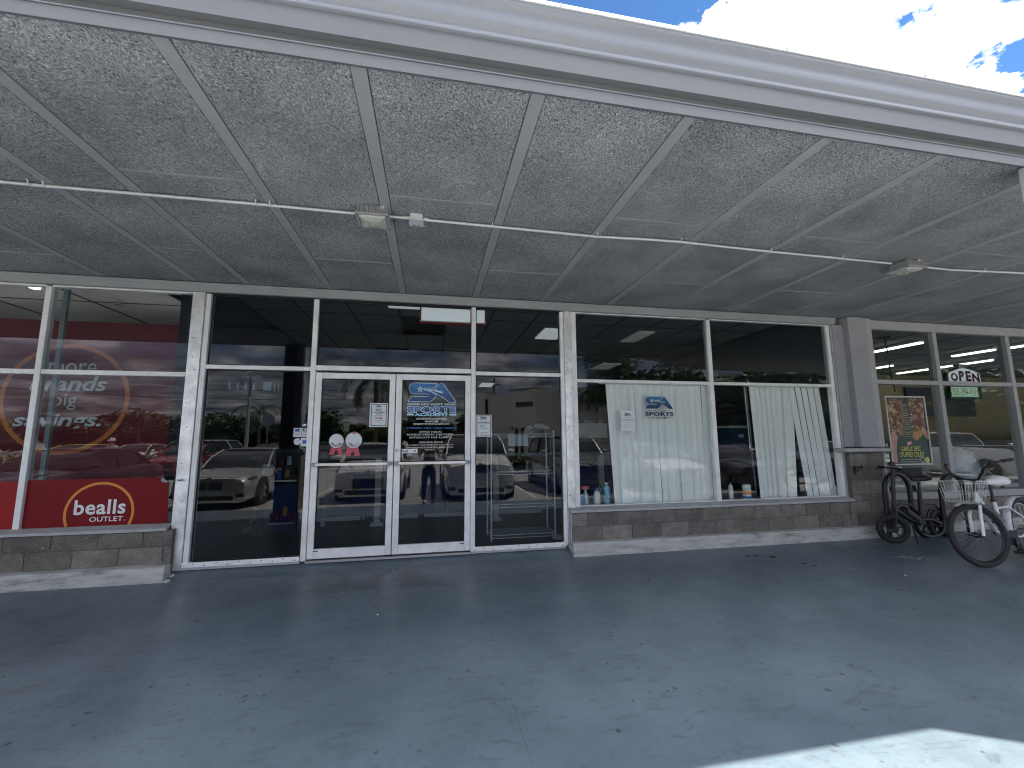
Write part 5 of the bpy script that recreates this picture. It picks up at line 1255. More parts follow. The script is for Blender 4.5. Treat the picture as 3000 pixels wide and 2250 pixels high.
# handlebar: wide and swept back
hb0 = B(.22, .94)
for p in ([hb0, (6.08, -1.585, .860), (6.00, -1.69, .985), (6.01, -1.755, 1.05), (6.12, -1.775, 1.07), (6.27, -1.785, 1.085)], [hb0, (6.27, -1.33, .83), (6.23, -1.25, .875), (6.18, -1.22, .965), (6.23, -1.19, .985), (6.37, -1.10, .985)]):
    p = [Vector(q) for q in p]
    part('handlebar', MB().tube(p, .0115, 8), 'black_metal', wb); part('grip', MB().tube([p[-1] - (p[-1] - p[-2]) * .85, p[-1]], .018, 10), 'rubber', wb)
mb = MB(); bc0 = Vector((5.955, -1.50, .71)); ax1 = Vector((.12, 1, 0)).normalized(); ax2 = Vector((-1, .12, 0)).normalized(); topw, topd, botw, botd, hgt = .15, .135, .115, .10, .225
def BK(u, v, h):
    w = botw + (topw - botw) * h; dd2 = botd + (topd - botd) * h; return bc0 + ax1 * u * w + ax2 * v * dd2 + Vector((0, 0, 1)) * (h - .5) * hgt
for h in (0, .5, 1): mb.tube([BK(-1, -1, h), BK(1, -1, h), BK(1, 1, h), BK(-1, 1, h)], .005 if h == 1 else .003, 6, closed=True)
for k in range(9):
    u = -1 + k / 4
    for v in (-1, 1): mb.tube([BK(u, v, 0), BK(u, v, 1)], .0019, 4)
    mb.tube([BK(u, -1, 0), BK(u, 1, 0)], .0018, 4)
for k in range(1, 7):
    v = -1 + k / 3.5
    for u in (-1, 1): mb.tube([BK(u, v, 0), BK(u, v, 1)], .0019, 4)
part('basket', mb, 'basket_wire', wb)
part('basket_stay', MB().tube([HT, HT + Vector((-.06, 0, .02)), BK(0, -1, 0)], .006, 6), 'black_metal', wb)
cr = BBp
part('chainring', MB().lathe([(0, -.004), (.085, -.004), (.085, .004), (0, .004)], cr - side * .06, 'Y', 24), 'black_metal', wb)
for s, dz in ((-1, -1), (1, 1)):
    e = cr + side * s * .08 + (d * .05 + Vector((0, 0, -.16)) ) * (-dz if s == 1 else 1) ; part('crank', MB().bar(cr + side * s * .08, e, .018, .014), 'black_metal', wb)
    part('pedal', MB().bar(e + side * s * .01 - d * .05, e + side * s * .01 + d * .05, .085, .024, upv=(0, 0, 1)), 'plastic_black', wb, bevel=.005)
part('kickstand', MB().cyl(BBp + d * .06, Vector((F + d * .72 - side * .18).to_tuple()) * 1 - Vector((0, 0, .335)), .008, 6), 'black_metal', wb)
part('reflector', MB().box(F.x - .185, F.x - .165, F.y - .035, F.y - .015, F.z - .09, F.z - .01), 'white_print', wb) if False else None

# small black electric bike
eb = thing('black_electric_bike', 'small black folding electric bike with a slim saddle leaning in the rack', 'bicycle', (6.8, -.33, Z0))
E0 = Vector((6.25, -.465, Z0 + .195)); E1 = Vector((7.25, -.30, Z0 + .195)); d = (E1 - E0).normalized(); side = Vector((-d.y, d.x, 0)); up = Vector((0, 0, 1))
def EB(s, h, o=0): return E0 + d * s + up * (h - .195) + side * o
st2 = Vector((math.cos(R(-28)), math.sin(R(-28)), 0)); sn2 = Vector((-st2.y, st2.x, 0))
def small_wheel(nm, c, a):
    w = tyre(nm, eb, c, .195, .036, (a, up), spokes=0 or 2, hub=.045, rim='black_metal')
    nrm = a.cross(up).normalized()
    for k in range(5):
        t = k * 2 * PI / 5 + .3; part('alloy_spoke', MB().bar(c + (a * math.cos(t) + up * math.sin(t)) * .03, c + (a * math.cos(t) + up * math.sin(t)) * .135, .026, .012), 'black_metal', w)
    part('brake_disc', MB().tube([c + nrm * -.045 + (a * math.cos(2 * PI * k / 24) + up * math.sin(2 * PI * k / 24)) * .06 for k in range(24)], .005, 5, closed=True), 'chrome', w)
    return w
small_wheel('front_wheel', E0, st2); small_wheel('rear_wheel', E1, d)
for s in (-1, 1): part('fork_leg', MB().tube([E0 + sn2 * .055 * s, EB(.06, .40) + sn2 * .052 * s, EB(.08, .47) + sn2 * .03 * s], .016, 8), 'black_metal', eb)
part('steering_column', MB().tube([EB(.08, .47), EB(.15, 1.02)], .024, 12), 'black_metal', eb)
part('display', MB().box(EB(.15, 1.06).x - .035, EB(.15, 1.06).x + .035, EB(.15, 1.06).y - .03, EB(.15, 1.06).y + .03, EB(.15, 1.04).z, EB(.15, 1.10).z), 'plastic_black', eb, bevel=.012)
hbc = EB(.15, 1.01)
part('handlebar', MB().tube([hbc - sn2 * .30 * 1 - st2 * .02, hbc - sn2 * .1, hbc + sn2 * .1, hbc + sn2 * .30 - st2 * .02], .013, 8), 'black_metal', eb)
for s in (-1, 1):
    g0 = hbc + sn2 * .30 * s - st2 * .02; part('grip', MB().cyl(g0 - sn2 * .12 * s, g0 + sn2 * .01 * s, .019, 10), 'rubber', eb)
    part('brake_lever', MB().tube([hbc + sn2 * .16 * s - st2 * .01, hbc + sn2 * .20 * s - st2 * .05 - up * .02, hbc + sn2 * .30 * s - st2 * .07 - up * .035], .007, 6), 'black_metal', eb)
part('mirror_bell', MB().lathe([(0, 0), (.02, 0), (.022, .02), (0, .03)], hbc - sn2 * .17 + up * .012, 'Z', 12), 'chrome', eb)
part('main_tube', MB().tube([EB(.09, .44), EB(.22, .38), EB(.45, .27), EB(.62, .24)], .034, 10), 'black_metal', eb)
part('loop_tube', MB().tube([EB(.09, .48), EB(.25, .52), EB(.42, .50), EB(.58, .40), EB(.66, .26), EB(.60, .20)], .016, 8), 'black_metal', eb)
part('battery', MB().tube([EB(.28, .43), EB(.54, .28)], .058, 12), 'plastic_black', eb)
part('seat_tube', MB().cyl(EB(.66, .22), EB(.70, .66), .026, 10), 'black_metal', eb)
part('seat_post', MB().cyl(EB(.70, .62), EB(.72, .80), .020, 10), 'black_metal', eb)
sa = EB(.72, .815); rings = []
for f, w, h in ((-.17, .020, .04), (-.10, .028, .05), (0, .045, .06), (.08, .085, .075), (.14, .095, .07), (.17, .06, .035)):
    rings.append([tuple(sa + d * f + side * (w * math.cos(q * PI / 6)) + up * (h * .55 * math.sin(q * PI / 6) + .02 + (.012 if f > .05 else 0) + (.012 if f < -.1 else 0))) for q in range(12)])
part('saddle', MB().loft(rings), 'rubber', eb)
for s in (-1, 1): part('rear_stay', MB().tube([EB(.62, .28), EB(.85, .26, .05 * s), E1 + side * .055 * s], .015, 8), 'black_metal', eb)
part('rear_fender', MB().tube([E1 + (d * math.cos(R(a_)) + up * math.sin(R(a_))) * .225 for a_ in range(20, 165, 12)], .018, 6), 'plastic_black', eb)
part('rear_carrier', MB().tube([EB(.70, .48), EB(.95, .47), EB(1.08, .44)], .010, 6), 'black_metal', eb)
part('crank', MB().bar(EB(.60, .22, -.07), EB(.52, .13, -.07), .02, .014), 'black_metal', eb); part('pedal', MB().bar(EB(.48, .13, -.10), EB(.57, .13, -.10), .06, .02), 'plastic_black', eb)
part('kickstand', MB().tube([EB(.45, .20), EB(.20, -.0, -.16)], .009, 6), 'black_metal', eb)

rk = thing('bike_rack', 'black steel wave bike rack holding the bicycles', 'rack', (6.9, -.52, Z0))
ry = -.335; zf = -.102; pts = [(6.35, ry, zf), (6.35, ry, .55)]
pts += [(6.57 - .22 * math.cos(PI * k / 14), ry, .575 + .24 * math.sin(PI * k / 14)) for k in range(15)]
pts += [(6.795, ry, .35), (6.82, ry, .18)] + [(7.085 - .265 * math.cos(PI * k / 12), ry, .10 - .19 * math.sin(PI * k / 12)) for k in range(1, 12)] + [(7.35, ry, .18), (7.355, ry, .45)]
pts += [(7.575 - .22 * math.cos(PI * k / 14), ry, .53 + .24 * math.sin(PI * k / 14)) for k in range(15)] + [(7.795, ry, .3), (7.795, ry, zf)]
part('wave_tube', MB().tube(pts, .031, 14), 'rack_paint', rk)
part('post', MB().cyl((7.355, ry, zf), (7.355, ry, .20), .038, 14), 'rack_paint', rk)
for x in (6.35, 7.355, 7.795): part('foot_plate', MB().box(x - .06, x + .06, ry - .05, ry + .05, zf - .004, zf + .008), 'rack_paint', rk)
lk = thing('bike_lock', 'black wall mounted clip on the block pier beside the handlebar', 'lock', (6.1, -.15, .84))
part('plate', MB().box(6.10, 6.135, -.165, -.13, .80, .91), 'black_metal', lk, bevel=.005)
part('arm', MB().tube([(6.115, -.15, .895), (6.17, -.155, .902), (6.22, -.155, .895)], .009, 6), 'black_metal', lk); part('hook', MB().tube([(6.22, -.155, .92), (6.235, -.155, .90), (6.22, -.155, .87)], .009, 6), 'black_metal', lk)
part('lower_clip', MB().tube([(6.10, -.155, .815), (6.13, -.16, .795), (6.165, -.155, .81)], .010, 6), 'dull_chrome', lk)

# ================================================================== cars (parked facing the shops, seen mirrored in the glass)
def car(label, paint, X, Y, W=1.82, Ln=4.6, H=1.45, hood=.92, nose=.68, kind='sedan', yaw=0, mark=None, clear=.17):
    """local: front at y=0 pointing +Y, body runs to y=-Ln, z from ground"""
    t = thing('parked_car', label, 'car', (0, 0, 0), 'cars parked in front of the shops')
    hw = W / 2; bel = hood + (.04 if kind == 'sedan' else .10)
    ws0 = {'sedan': 1.25, 'hatch': .95, 'suv': 1.2, 'truck': 1.3}[kind]; rf0 = ws0 + {'sedan': .75, 'hatch': .75, 'suv': .6, 'truck': .6}[kind]
    rf1 = {'sedan': Ln - 1.55, 'hatch': Ln - .75, 'suv': Ln - .45, 'truck': Ln - 2.2}[kind]; re = {'sedan': Ln - .75, 'hatch': Ln - .12, 'suv': Ln - .08, 'truck': Ln - 1.9}[kind]
    trunk = bel if kind != 'truck' else bel
    st_ = [(0.0, nose * .82, .80, clear + .08), (.03, nose, .88, clear), (.14, nose + .05, .94, clear - .01), (.45, hood - .08, .985, clear), (ws0 * .72, hood, 1.0, clear), (ws0 + .05, bel, 1.0, clear), (Ln * .55, bel + .01, 1.0, clear), (re, trunk + .03, .99, clear), (Ln - .22, trunk - .02, .96, clear), (Ln - .05, trunk - .10, .90, clear + .05), (Ln, trunk - .30, .84, clear + .14)]
    rings = []
    for s, zt, wf, zl in st_:
        w = hw * wf; ht = zt - zl; half = [(w * .86, zl), (w * .97, zl + ht * .12), (w, zl + ht * .38), (w * .995, zl + ht * .62), (w * .965, zl + ht * .84), (w * .88, zl + ht * .965), (w * .55, zt + .012), (0, zt + .022)]
        rings.append([(x, -s, z) for x, z in half] + [(-x, -s, z) for x, z in reversed(half[:-1])])
    part('body', MB().loft(rings), paint, t)
    for s in (-1, 1):
        part('bonnet_crease', MB().tube([(s * hw * .42, -.12, nose + .066), (s * hw * .58, -.5, hood - .045), (s * hw * .70, -ws0 * .75, hood - .012), (s * hw * .74, -ws0, bel - .01)], .016, 6), paint, t)
        part('sill_trim', MB().bar((s * (hw + .002), -1.3, clear + .05), (s * (hw + .002), -Ln + 1.3, clear + .05), .03, .08), 'plastic_black', t)
    part('cowl', MB().box(-hw * .8, hw * .8, -ws0 - .06, -ws0 + .06, bel - .01, bel + .016), 'plastic_black', t)
    # greenhouse
    gl = []
    for s, z, wf in ((ws0, bel - .02, .90), (ws0 + .32, bel + (H - bel) * .52, .83), (rf0, H - .05, .745), (rf0 + .3, H - .035, .735), (rf1 - .2, H - .04, .73), (rf1, H - .06, .72), ((rf1 + re) / 2, bel + (H - bel) * .55, .78), (re, bel - .01, .86)):
        w = hw * wf; b = bel - .03; hb_ = hw * .90 if kind != 'sedan' else hw * .89
        gl.append([(hb_ if z > b + .05 else w, -s, b), (w, -s, max(z, b + .004)), (-w, -s, max(z, b + .004)), (-hb_ if z > b + .05 else -w, -s, b)])
    part('windows', MB().loft(gl), 'car_glass', t)
    rr_ = [[(x * hw, -s, z) for x, z in ((.74, H - .055 + q), (.66, H - .015 + q), (.35, H + q), (0, H + .006 + q), (-.35, H + q), (-.66, H - .015 + q), (-.74, H - .055 + q))] for s, q in ((rf0 - .03, -.03), (rf0 + .2, 0), (rf1 - .3, 0), (rf1 + .03, -.025))]
    part('roof', MB().loft(rr_, closed=True), paint, t)
    for s in (-1, 1):
        part('pillar', MB().tube([(s * hw * .90, -ws0 - .0, bel - .01), (s * hw * .835, -(ws0 + .33), bel + (H - bel) * .54), (s * hw * .735, -rf0, H - .045)], .028, 6), paint, t)
        part('pillar', MB().tube([(s * hw * .865, -re, bel), (s * hw * .78, -(rf1 + re) / 2, bel + (H - bel) * .56), (s * hw * .72, -rf1, H - .05)], .04, 6), paint, t)
        mid = (rf0 + rf1) / 2; part('door_pillar', MB().tube([(s * hw * .905, -mid - .05, bel - .02), (s * hw * .745, -mid, H - .05)], .028, 6), 'plastic_black', t)
        part('mirror', MB().lathe([(0, -.09), (.06, -.08), (.075, 0), (.06, .08), (0, .09)], (s * (hw + .10), -ws0 - .25, bel + .06), 'X', 12), paint, t); part('mirror_arm', MB().bar((s * hw * .93, -ws0 - .25, bel + .01), (s * (hw + .06), -ws0 - .25, bel + .03), .04, .03), 'plastic_black', t)
        part('headlight', MB().loft([[(s * (hw * .90), -.16, nose + .0), (s * (hw * .90), -.13, nose - .10), (s * hw * .98, -.45, nose - .02), (s * hw * .97, -.5, nose + .06)], [(s * hw * .52, -.035, nose - .02), (s * hw * .50, -.012, nose - .10), (s * hw * .52, -.012, nose - .10), (s * hw * .52, -.035, nose - .02)]]), 'headlight', t, smooth=False)
        part('fog_lamp', MB().box(s * hw * .78 - .10, s * hw * .78 + .10, -.02, .012, clear + .13, clear + .21), 'plastic_black', t, bevel=.01)
        for wy in (.82, Ln - .85):
            rw = .33 if kind in ('sedan', 'hatch') else .37
            part('wheel_arch', MB().lathe([(0, 0), (rw + .05, 0), (rw + .05, s * .012), (0, s * .012)], (s * hw * .985, -wy, rw), 'X', 28), 'black_gap', t)
            w = part('wheel', MB().lathe([(rw * .62, -.10), (rw * .95, -.10), (rw, -.07), (rw, .07), (rw * .95, .10), (rw * .62, .10)], (s * (hw - .085), -wy, rw), 'X', 28), 'rubber', t)
            part('rim', MB().lathe([(0, s * .060), (rw * .15, s * .075), (rw * .60, s * .05), (rw * .64, s * .09)], (s * (hw - .085), -wy, rw), 'X', 24), 'black_metal', w)
            for k in range(5):
                a_ = k * 2 * PI / 5 + .2; c_ = Vector((s * (hw + .0), -wy, rw)); part('spoke', MB().bar(c_, c_ + Vector((0, math.cos(a_), math.sin(a_))) * rw * .63, .055, .02, upv=(1, 0, 0)), 'dull_chrome', w)
    gz = {'sedan': (nose - .26, nose - .06), 'hatch': (nose - .42, nose - .16), 'suv': (nose - .20, nose + .01), 'truck': (nose - .25, nose + .02)}[kind]
    if kind == 'sedan':
        for s in (-1, 1): part('grille', MB().box(s * hw * .19 - hw * .17, s * hw * .19 + hw * .17, -.03, .020, gz[0], gz[1]), 'plastic_black', t, bevel=.03)
    else: part('grille', MB().box(-hw * .42, hw * .42, -.03, .018, *gz), 'plastic_black', t, bevel=.015)
    part('bonnet_line', MB().tube([(-hw * .70, -.05, nose + .035), (-hw * .45, -.02, nose + .052), (0, -.01, nose + .058), (hw * .45, -.02, nose + .052), (hw * .70, -.05, nose + .035)], .006, 5), 'plastic_black', t)
    part('lower_intake', MB().box(-hw * .62, hw * .62, -.03, .014, clear + .06, clear + .17), 'plastic_black', t, bevel=.01)
    part('badge', MB().lathe([(0, .0), (.045, 0), (.045, .012), (0, .016)], (0, -.03, nose + .035), 'Z', 16), 'chrome', t)
    if mark:
        for k, ch in enumerate(mark):
            if ch != ' ': text('bonnet_letter', ch, hw * .62 - k * .115 - .05, hw * .62 - k * .115, nose + .045, nose + .085, -.0, 'plastic_black', t); 
    if kind == 'truck':
        part('bed_void', MB().box(-hw * .85, hw * .85, -Ln + .1, -re - .05, bel - .4, bel + .035), 'black_gap', t)
    t.location = (X, Y, LOT); t.rotation_euler = (0, 0, yaw)
    return t
car('silver sedan mirrored in the left sidelight', 'car_silver', -5.20, -6.0, 1.82, 4.6, 1.43, .88, .72, 'sedan', R(2))
car('dark maroon sedan mirrored over the red slogan banner', 'car_dark', -9.45, -5.9, 1.85, 4.7, 1.47, .92, .70, 'sedan')
car('white hatchback mirrored in the left door', 'car_white', -1.62, -6.35, 1.80, 4.3, 1.53, .98, .80, 'hatch')
car('white luxury sport utility vehicle with black roof posts mirrored in the right door', 'car_white', 1.32, -6.05, 1.98, 4.7, 1.80, 1.10, .94, 'suv')
car('grey sport utility vehicle mirrored beside the hiring notice', 'car_grey', 4.55, -6.35, 1.86, 4.6, 1.74, 1.05, .86, 'suv')
car('white sedan mirrored on the left blind', 'car_white', 7.45, -6.1, 1.80, 4.6, 1.46, .92, .72, 'sedan')
car('black sedan mirrored between the two blinds', 'car_dark', 10.2, -6.2, 1.84, 4.7, 1.45, .92, .72, 'sedan')
car('white pickup truck mirrored in the pizza shop window', 'car_white', 21.0, -11.5, 1.95, 5.6, 1.78, 1.12, .95, 'truck', R(180))
for x, y, p, k, lab in ((-14.6, -19.5, 'car_silver', 'suv', 'silver crossover in the second parking row, left of the light pole'), (-11.2, -15.2, 'car_red', 'sedan', 'red sedan behind the silver sedan'), (-9.9, -21.5, 'car_dark', 'sedan', 'black sedan in the far row beside the light pole'),
                        (-7.0, -21.3, 'car_grey', 'sedan', 'grey sedan in the far row right of the light pole'), (-17.6, -22.5, 'car_white', 'sedan', 'white sedan far back by the hedge'), (-20.6, -22.2, 'car_yellow', 'hatch', 'yellow hatchback behind the hedge at the far left'),
                        (-4.2, -21.8, 'car_white', 'sedan', 'white sedan in the far row before the palm'), (16.2, -6.4, 'car_silver', 'hatch', 'silver hatchback parked toward the right end of the row')):
    car(lab, p, x, y, 1.8, 4.4 if k == 'hatch' else 4.6, 1.46 if k != 'suv' else 1.68, .95, .74, k, R(random.uniform(-3, 3)) + (R(90) if 'pole' in lab and 'left' in lab else 0))

# ================================================================== trees, palms, hedge
def leaf_mesh(name, seed, n, blobs, m, size=.16):
    rnd = random.Random(seed); mb = MB()
    for k in range(n):
        bx, by, bz, br = rnd.choice(blobs)
        while True:
            v = Vector((rnd.uniform(-1, 1), rnd.uniform(-1, 1), rnd.uniform(-1, 1)))
            if .1 < v.length < 1: break
        v = v.normalized() * (rnd.random() ** .35) * br; c = Vector((bx, by, bz)) + Vector((v.x, v.y, v.z * .75))
        a = Vector((rnd.uniform(-1, 1), rnd.uniform(-1, 1), rnd.uniform(-.6, .6))).normalized() * size * rnd.uniform(.6, 1.4); b_ = a.cross(Vector((rnd.uniform(-1, 1), rnd.uniform(-1, 1), 1))).normalized() * size * .55
        q = len(mb.v); mb.v += [tuple(c - a), tuple(c + b_), tuple(c + a), tuple(c - b_)]; mb.f.append((q, q + 1, q + 2, q + 3))
    return mesh_from(name, mb, m, smooth='keep')
def blobs_for(seed, h, w):
    rnd = random.Random(seed); return [(rnd.uniform(-w, w) * .7, rnd.uniform(-w, w) * .7, h * rnd.uniform(.12, .78), w * rnd.uniform(.34, .55)) for _ in range(16)]
protos = []
for s, m in ((1, 'leaf'), (2, 'leaf_light'), (3, 'leaf')):
    protos.append(leaf_mesh('crown', s, 4200, blobs_for(s, 5, 2.6), m, .24))
trunkm = mesh_from('trunk', MB().tube([(0, 0, 0), (.1, 0, 1.4), (-.05, .1, 2.6), (.1, 0, 3.6)], [.2, .16, .12, .06], 8).tube([(0, 0, 2), (.8, .3, 3.2)], [.09, .04], 6).tube([(0, 0, 1.8), (-.9, -.2, 3.1)], [.09, .04], 6), 'bark')
kinds = ['dark rounded tree', 'olive green tree', 'dense green tree']
wh = ['behind the yellow hatchback', 'left of the light pole', 'between the light pole and the tall palm', 'behind the tall palm', 'beside the white building', 'behind the white pickup']
rnd = random.Random(11)
i = 0; xx = -74
def az_label(x):
    for lim, s in ((-52, 'at the far left edge'), (-36, 'behind the yellow hatchback'), (-24, 'behind the silver crossover'), (-12, 'between the light pole and the tall palm'), (2, 'behind the tall palm'), (20, 'hidden by the white building')):
        if x < lim: return s
    return 'beyond the big roadside trees'
seen = {}
while xx < 78:
    s = rnd.uniform(.85, 1.35); yv = -rnd.uniform(52, 66); k = i % 3
    lab = az_label(xx); size = 'small' if s < 1.0 else 'tall' if s > 1.2 else 'medium'
    ORD = ['first','second','third','fourth','fifth','sixth','seventh','eighth','ninth','tenth','eleventh','twelfth','thirteenth','fourteenth','fifteenth','sixteenth','seventeenth','eighteenth','nineteenth','twentieth'] + ['twenty ' + w_ for w_ in ('first','second','third','fourth','fifth','sixth','seventh','eighth','ninth')] + ['thirtieth'] + ['thirty ' + w_ for w_ in ('first','second','third','fourth','fifth','sixth','seventh','eighth','ninth')] + ['fortieth'] + ['forty ' + w_ for w_ in ('first','second','third','fourth','fifth','sixth','seventh','eighth','ninth')]
    t = thing('background_tree', size + ' ' + kinds[k] + ', ' + ORD[i] + ' from the left in the far tree line', 'tree', (xx, yv, LOT), 'trees lining the far side of the car park')
    a = part('crown', None, None, t, data=protos[k]); b = part('trunk', None, None, t, data=trunkm)
    t.rotation_euler = (0, 0, rnd.uniform(0, 6)); t.scale = (s * 1.25, s * 1.25, s * .95); i += 1; xx += rnd.uniform(3.0, 4.4)
for k, (x_, y_, s_) in enumerate(((20, -27, 1.5), (26, -24, 1.7), (31, -29, 1.6), (37, -25, 1.8), (44, -28, 1.7), (50, -24, 1.8), (57, -28, 1.9), (65, -25, 1.9), (74, -28, 2.0), (84, -26, 2.0))):
    t = thing('roadside_tree', ('first', 'second', 'third', 'fourth', 'fifth', 'sixth', 'seventh', 'eighth', 'ninth', 'last')[k] + ' big shady tree right of the white building, counted from it', 'tree', (x_, y_, LOT), 'big shady trees mirrored on the right')
    part('crown', None, None, t, data=protos[k % 3]); part('trunk', None, None, t, data=trunkm); t.rotation_euler = (0, 0, k * 1.3); t.scale = (s_ * 1.1, s_ * 1.1, s_ * 1.05)
# large shade tree by the white building
t = thing('shade_tree', 'large dark leafy tree mirrored beside the right corner of the white building', 'tree', (14.5, -24, LOT))
part('crown', None, None, t, data=leaf_mesh('crown', 21, 6500, [(random.Random(q).uniform(-3.6, 3.6), random.Random(q + 50).uniform(-2.5, 2.5), random.Random(q + 90).uniform(4.2, 9.2), 1.5) for q in range(22)], 'leaf', .17))
part('trunk', MB().tube([(14.5, -24, LOT), (14.7, -24, 2.5), (14.4, -24, 5), (14.8, -24, 7)], [.35, .28, .2, .08], 10), 'bark', t)
for a_ in (0, 1.3, 2.6, 4.0, 5.2): part('limb', MB().tube([(14.55, -24, 2.6), (14.5 + 1.6 * math.cos(a_), -24 + 1.6 * math.sin(a_), 4.6), (14.5 + 2.8 * math.cos(a_), -24 + 2.4 * math.sin(a_), 6.2)], [.16, .09, .03], 6), 'bark', t)
def palm(x, y, h, fl, label, n=16, seed=1):
    t = thing('palm_tree', label, 'tree', (x, y, LOT)); rnd = random.Random(seed)
    part('trunk', MB().tube([(x, y, LOT), (x + .12, y, LOT + h * .35), (x + .05, y, LOT + h * .7), (x, y, LOT + h)], [.19, .13, .12, .11], 10), 'bark', t)
    for k in range(n):
        a_ = 2 * PI * k / n * 2.4 + rnd.uniform(-.2, .2); el = rnd.uniform(-.15, 1.05); dr = Vector((math.cos(a_), math.sin(a_), 0)); p = Vector((x, y, LOT + h)); spine = [p.copy()]; ang = el
        for j in range(9): p = p + (dr * math.cos(ang) + Vector((0, 0, 1)) * math.sin(ang)) * fl / 9; ang -= .26; spine.append(p.copy())
        mb = MB().tube(spine, [.02] * 10, 4); sd = dr.cross(Vector((0, 0, 1)))
        for j in range(1, 9):
            for q in range(3):
                b0 = spine[j].lerp(spine[min(9, j + 1)], q / 3); tdir = (spine[min(9, j + 1)] - spine[j]).normalized(); ll = fl * .20 * math.sin(PI * (j + q / 3 + .6) / 10.4)
                for s in (-1, 1):
                    e = b0 + sd * s * ll * .8 + tdir * ll * .55 - Vector((0, 0, ll * .55)); w_ = tdir * .035
                    m_ = len(mb.v); mb.v += [tuple(b0 - w_), tuple(b0 + w_), tuple(e)]; mb.f.append((m_, m_ + 1, m_ + 2))
        part('frond', mb, 'palm_leaf', t, smooth='keep')
    return t
palm(-3.85, -24.6, 5.9, 3.3, 'tall palm with drooping fronds mirrored in the left door', 28, 3)
palm(-17.5, -42, 4.6, 3.2, 'bushy palm mirrored behind the light pole', 18, 4)
palm(-33, -50, 4.8, 2.8, 'small palm standing out of the tree line over the red banner', 14, 5)
# hedge
hm = leaf_mesh('foliage', 31, 5200, [(-30 + q * .9, -17.2, .25, .75) for q in range(24)], 'leaf_light', .12)
t = bpy.data.objects.new('hedge', hm); COL.objects.link(t); t.location = (0, 0, 0); t['label'] = 'long low green hedge mirrored under the slogan banner'; t['category'] = 'hedge'
t = leaf_mesh('foliage', 32, 1400, [(3.4 + q * .35, -14.5, .2, .55) for q in range(4)], 'leaf_light', .10)
o = bpy.data.objects.new('shrub', t); COL.objects.link(o); o['label'] = 'green shrub mirrored between the two sport utility vehicles'; o['category'] = 'shrub'

# ================================================================== white building across the lot
wbd = thing('white_building', 'plain white flat roofed building with dark signs across the car park', 'building', (11, -40, LOT))
pc = (9.75, -33.5); pm = (7.7, -35.6); plf = (5.1, -36.2)
def wallseg(a, b, z0, z1, m, parent, th=.3, name='wall'):
    mb = MB(); ax, ay = a; bx, by = b; d_ = Vector((bx - ax, by - ay)).normalized(); nx, ny = -d_.y * th, d_.x * th
    mb.v += [(ax, ay, z0), (bx, by, z0), (bx + nx, by + ny, z0), (ax + nx, ay + ny, z0), (ax, ay, z1), (bx, by, z1), (bx + nx, by + ny, z1), (ax + nx, ay + ny, z1)]
    mb.f += [(3, 2, 1, 0), (4, 5, 6, 7), (0, 1, 5, 4), (1, 2, 6, 5), (2, 3, 7, 6), (3, 0, 4, 7)]
    part(name, mb, m, parent, smooth=False)
wallseg((19, -33.4), pc, LOT, 6.05, 'white_wall', wbd); wallseg(pc, (9.3, -44.0), LOT, 6.05, 'white_wall', wbd) if False else None
wallseg(pc, pm, LOT, 6.05, 'white_wall', wbd); wallseg(pm, plf, LOT, 5.6, 'white_wall', wbd); wallseg(plf, (5.0, -46), LOT, 5.9, 'white_wall', wbd); wallseg((4.6, -46), (19, -46), LOT, 6.0, 'white_wall', wbd); wallseg((19, -46), (19, -33.4), LOT, 6.0, 'white_wall', wbd)
part('roof', MB().box(5.2, 18.9, -45.9, -36.4, 5.3, 5.45), 'white_wall', wbd)
def on_seg(a, b, f0, f1, z0, z1, m, name, off=.04):
    a = Vector(a); b = Vector(b); p = a.lerp(b, f0); q = a.lerp(b, f1); d_ = (b - a).normalized(); n_ = Vector((d_.y, -d_.x)) * off
    wallseg((p.x + n_.x, p.y + n_.y), (q.x + n_.x, q.y + n_.y), z0, z1, m, wbd, .03, name)
wallseg((pc[0] + .03, pc[1] + .03), (pm[0], pm[1] + .03), 6.06, 6.16, 'dark_sign', wbd, .3, 'parapet_cap')
for k in range(8): on_seg(pc, pm, .12 + k * .085, .12 + k * .085 + .065, 4.35 + .04 * (k % 2), 4.85, 'dark_sign', 'sign_letter')
for k in (0, 1): on_seg(pc, pm, .50 + k * .22, .60 + k * .22, LOT, 2.3, 'dark_sign', 'doorway')
for f, z in ((.44, 2.2), (.9, 2.2)): on_seg(pc, pm, f, f + .05, z, z + .25, 'dark_sign', 'wall_lamp', .12)
on_seg(pm, plf, .85, .95, 3.6, 5.2, 'dark_sign', 'side_sign', .08)

# poles, signs, wires
t = thing('lot_light_pole', 'tall grey car park light pole mirrored in the left sidelight', 'light pole', (-12.2, -25.8, LOT))
part('shaft', MB().tube([(-12.2, -25.8, LOT), (-12.2, -25.8, 5.85)], [.13, .09], 12), 'grey_paint', t); part('arm', MB().tube([(-12.2, -25.8, 5.7), (-11.8, -25.8, 5.95)], .04, 6), 'grey_paint', t); part('arm', MB().tube([(-12.2, -25.8, 5.7), (-12.6, -25.8, 5.95)], .04, 6), 'grey_paint', t)
for s in (-1, 1): part('lamp_head', MB().box(-12.2 + s * .65 - .28, -12.2 + s * .65 + .28, -25.95, -25.65, 5.92, 6.02), 'dull_chrome', t, bevel=.02)
part('footing', MB().cyl((-12.2, -25.8, LOT), (-12.2, -25.8, .4), .3, 16), 'worn_concrete', t)
t = thing('stop_sign', 'back of an octagonal stop sign on a post mirrored right of the light pole', 'sign', (-10.05, -23.3, LOT))
part('plate', MB().poly(circ(-10.05, 2.60, .40, 8, PI / 8, 2 * PI + PI / 8), -23.3, .01), 'grey_print', t); part('post', MB().bar((-10.05, -23.33, LOT), (-10.05, -23.33, 2.9), .06, .04), 'dull_chrome', t)
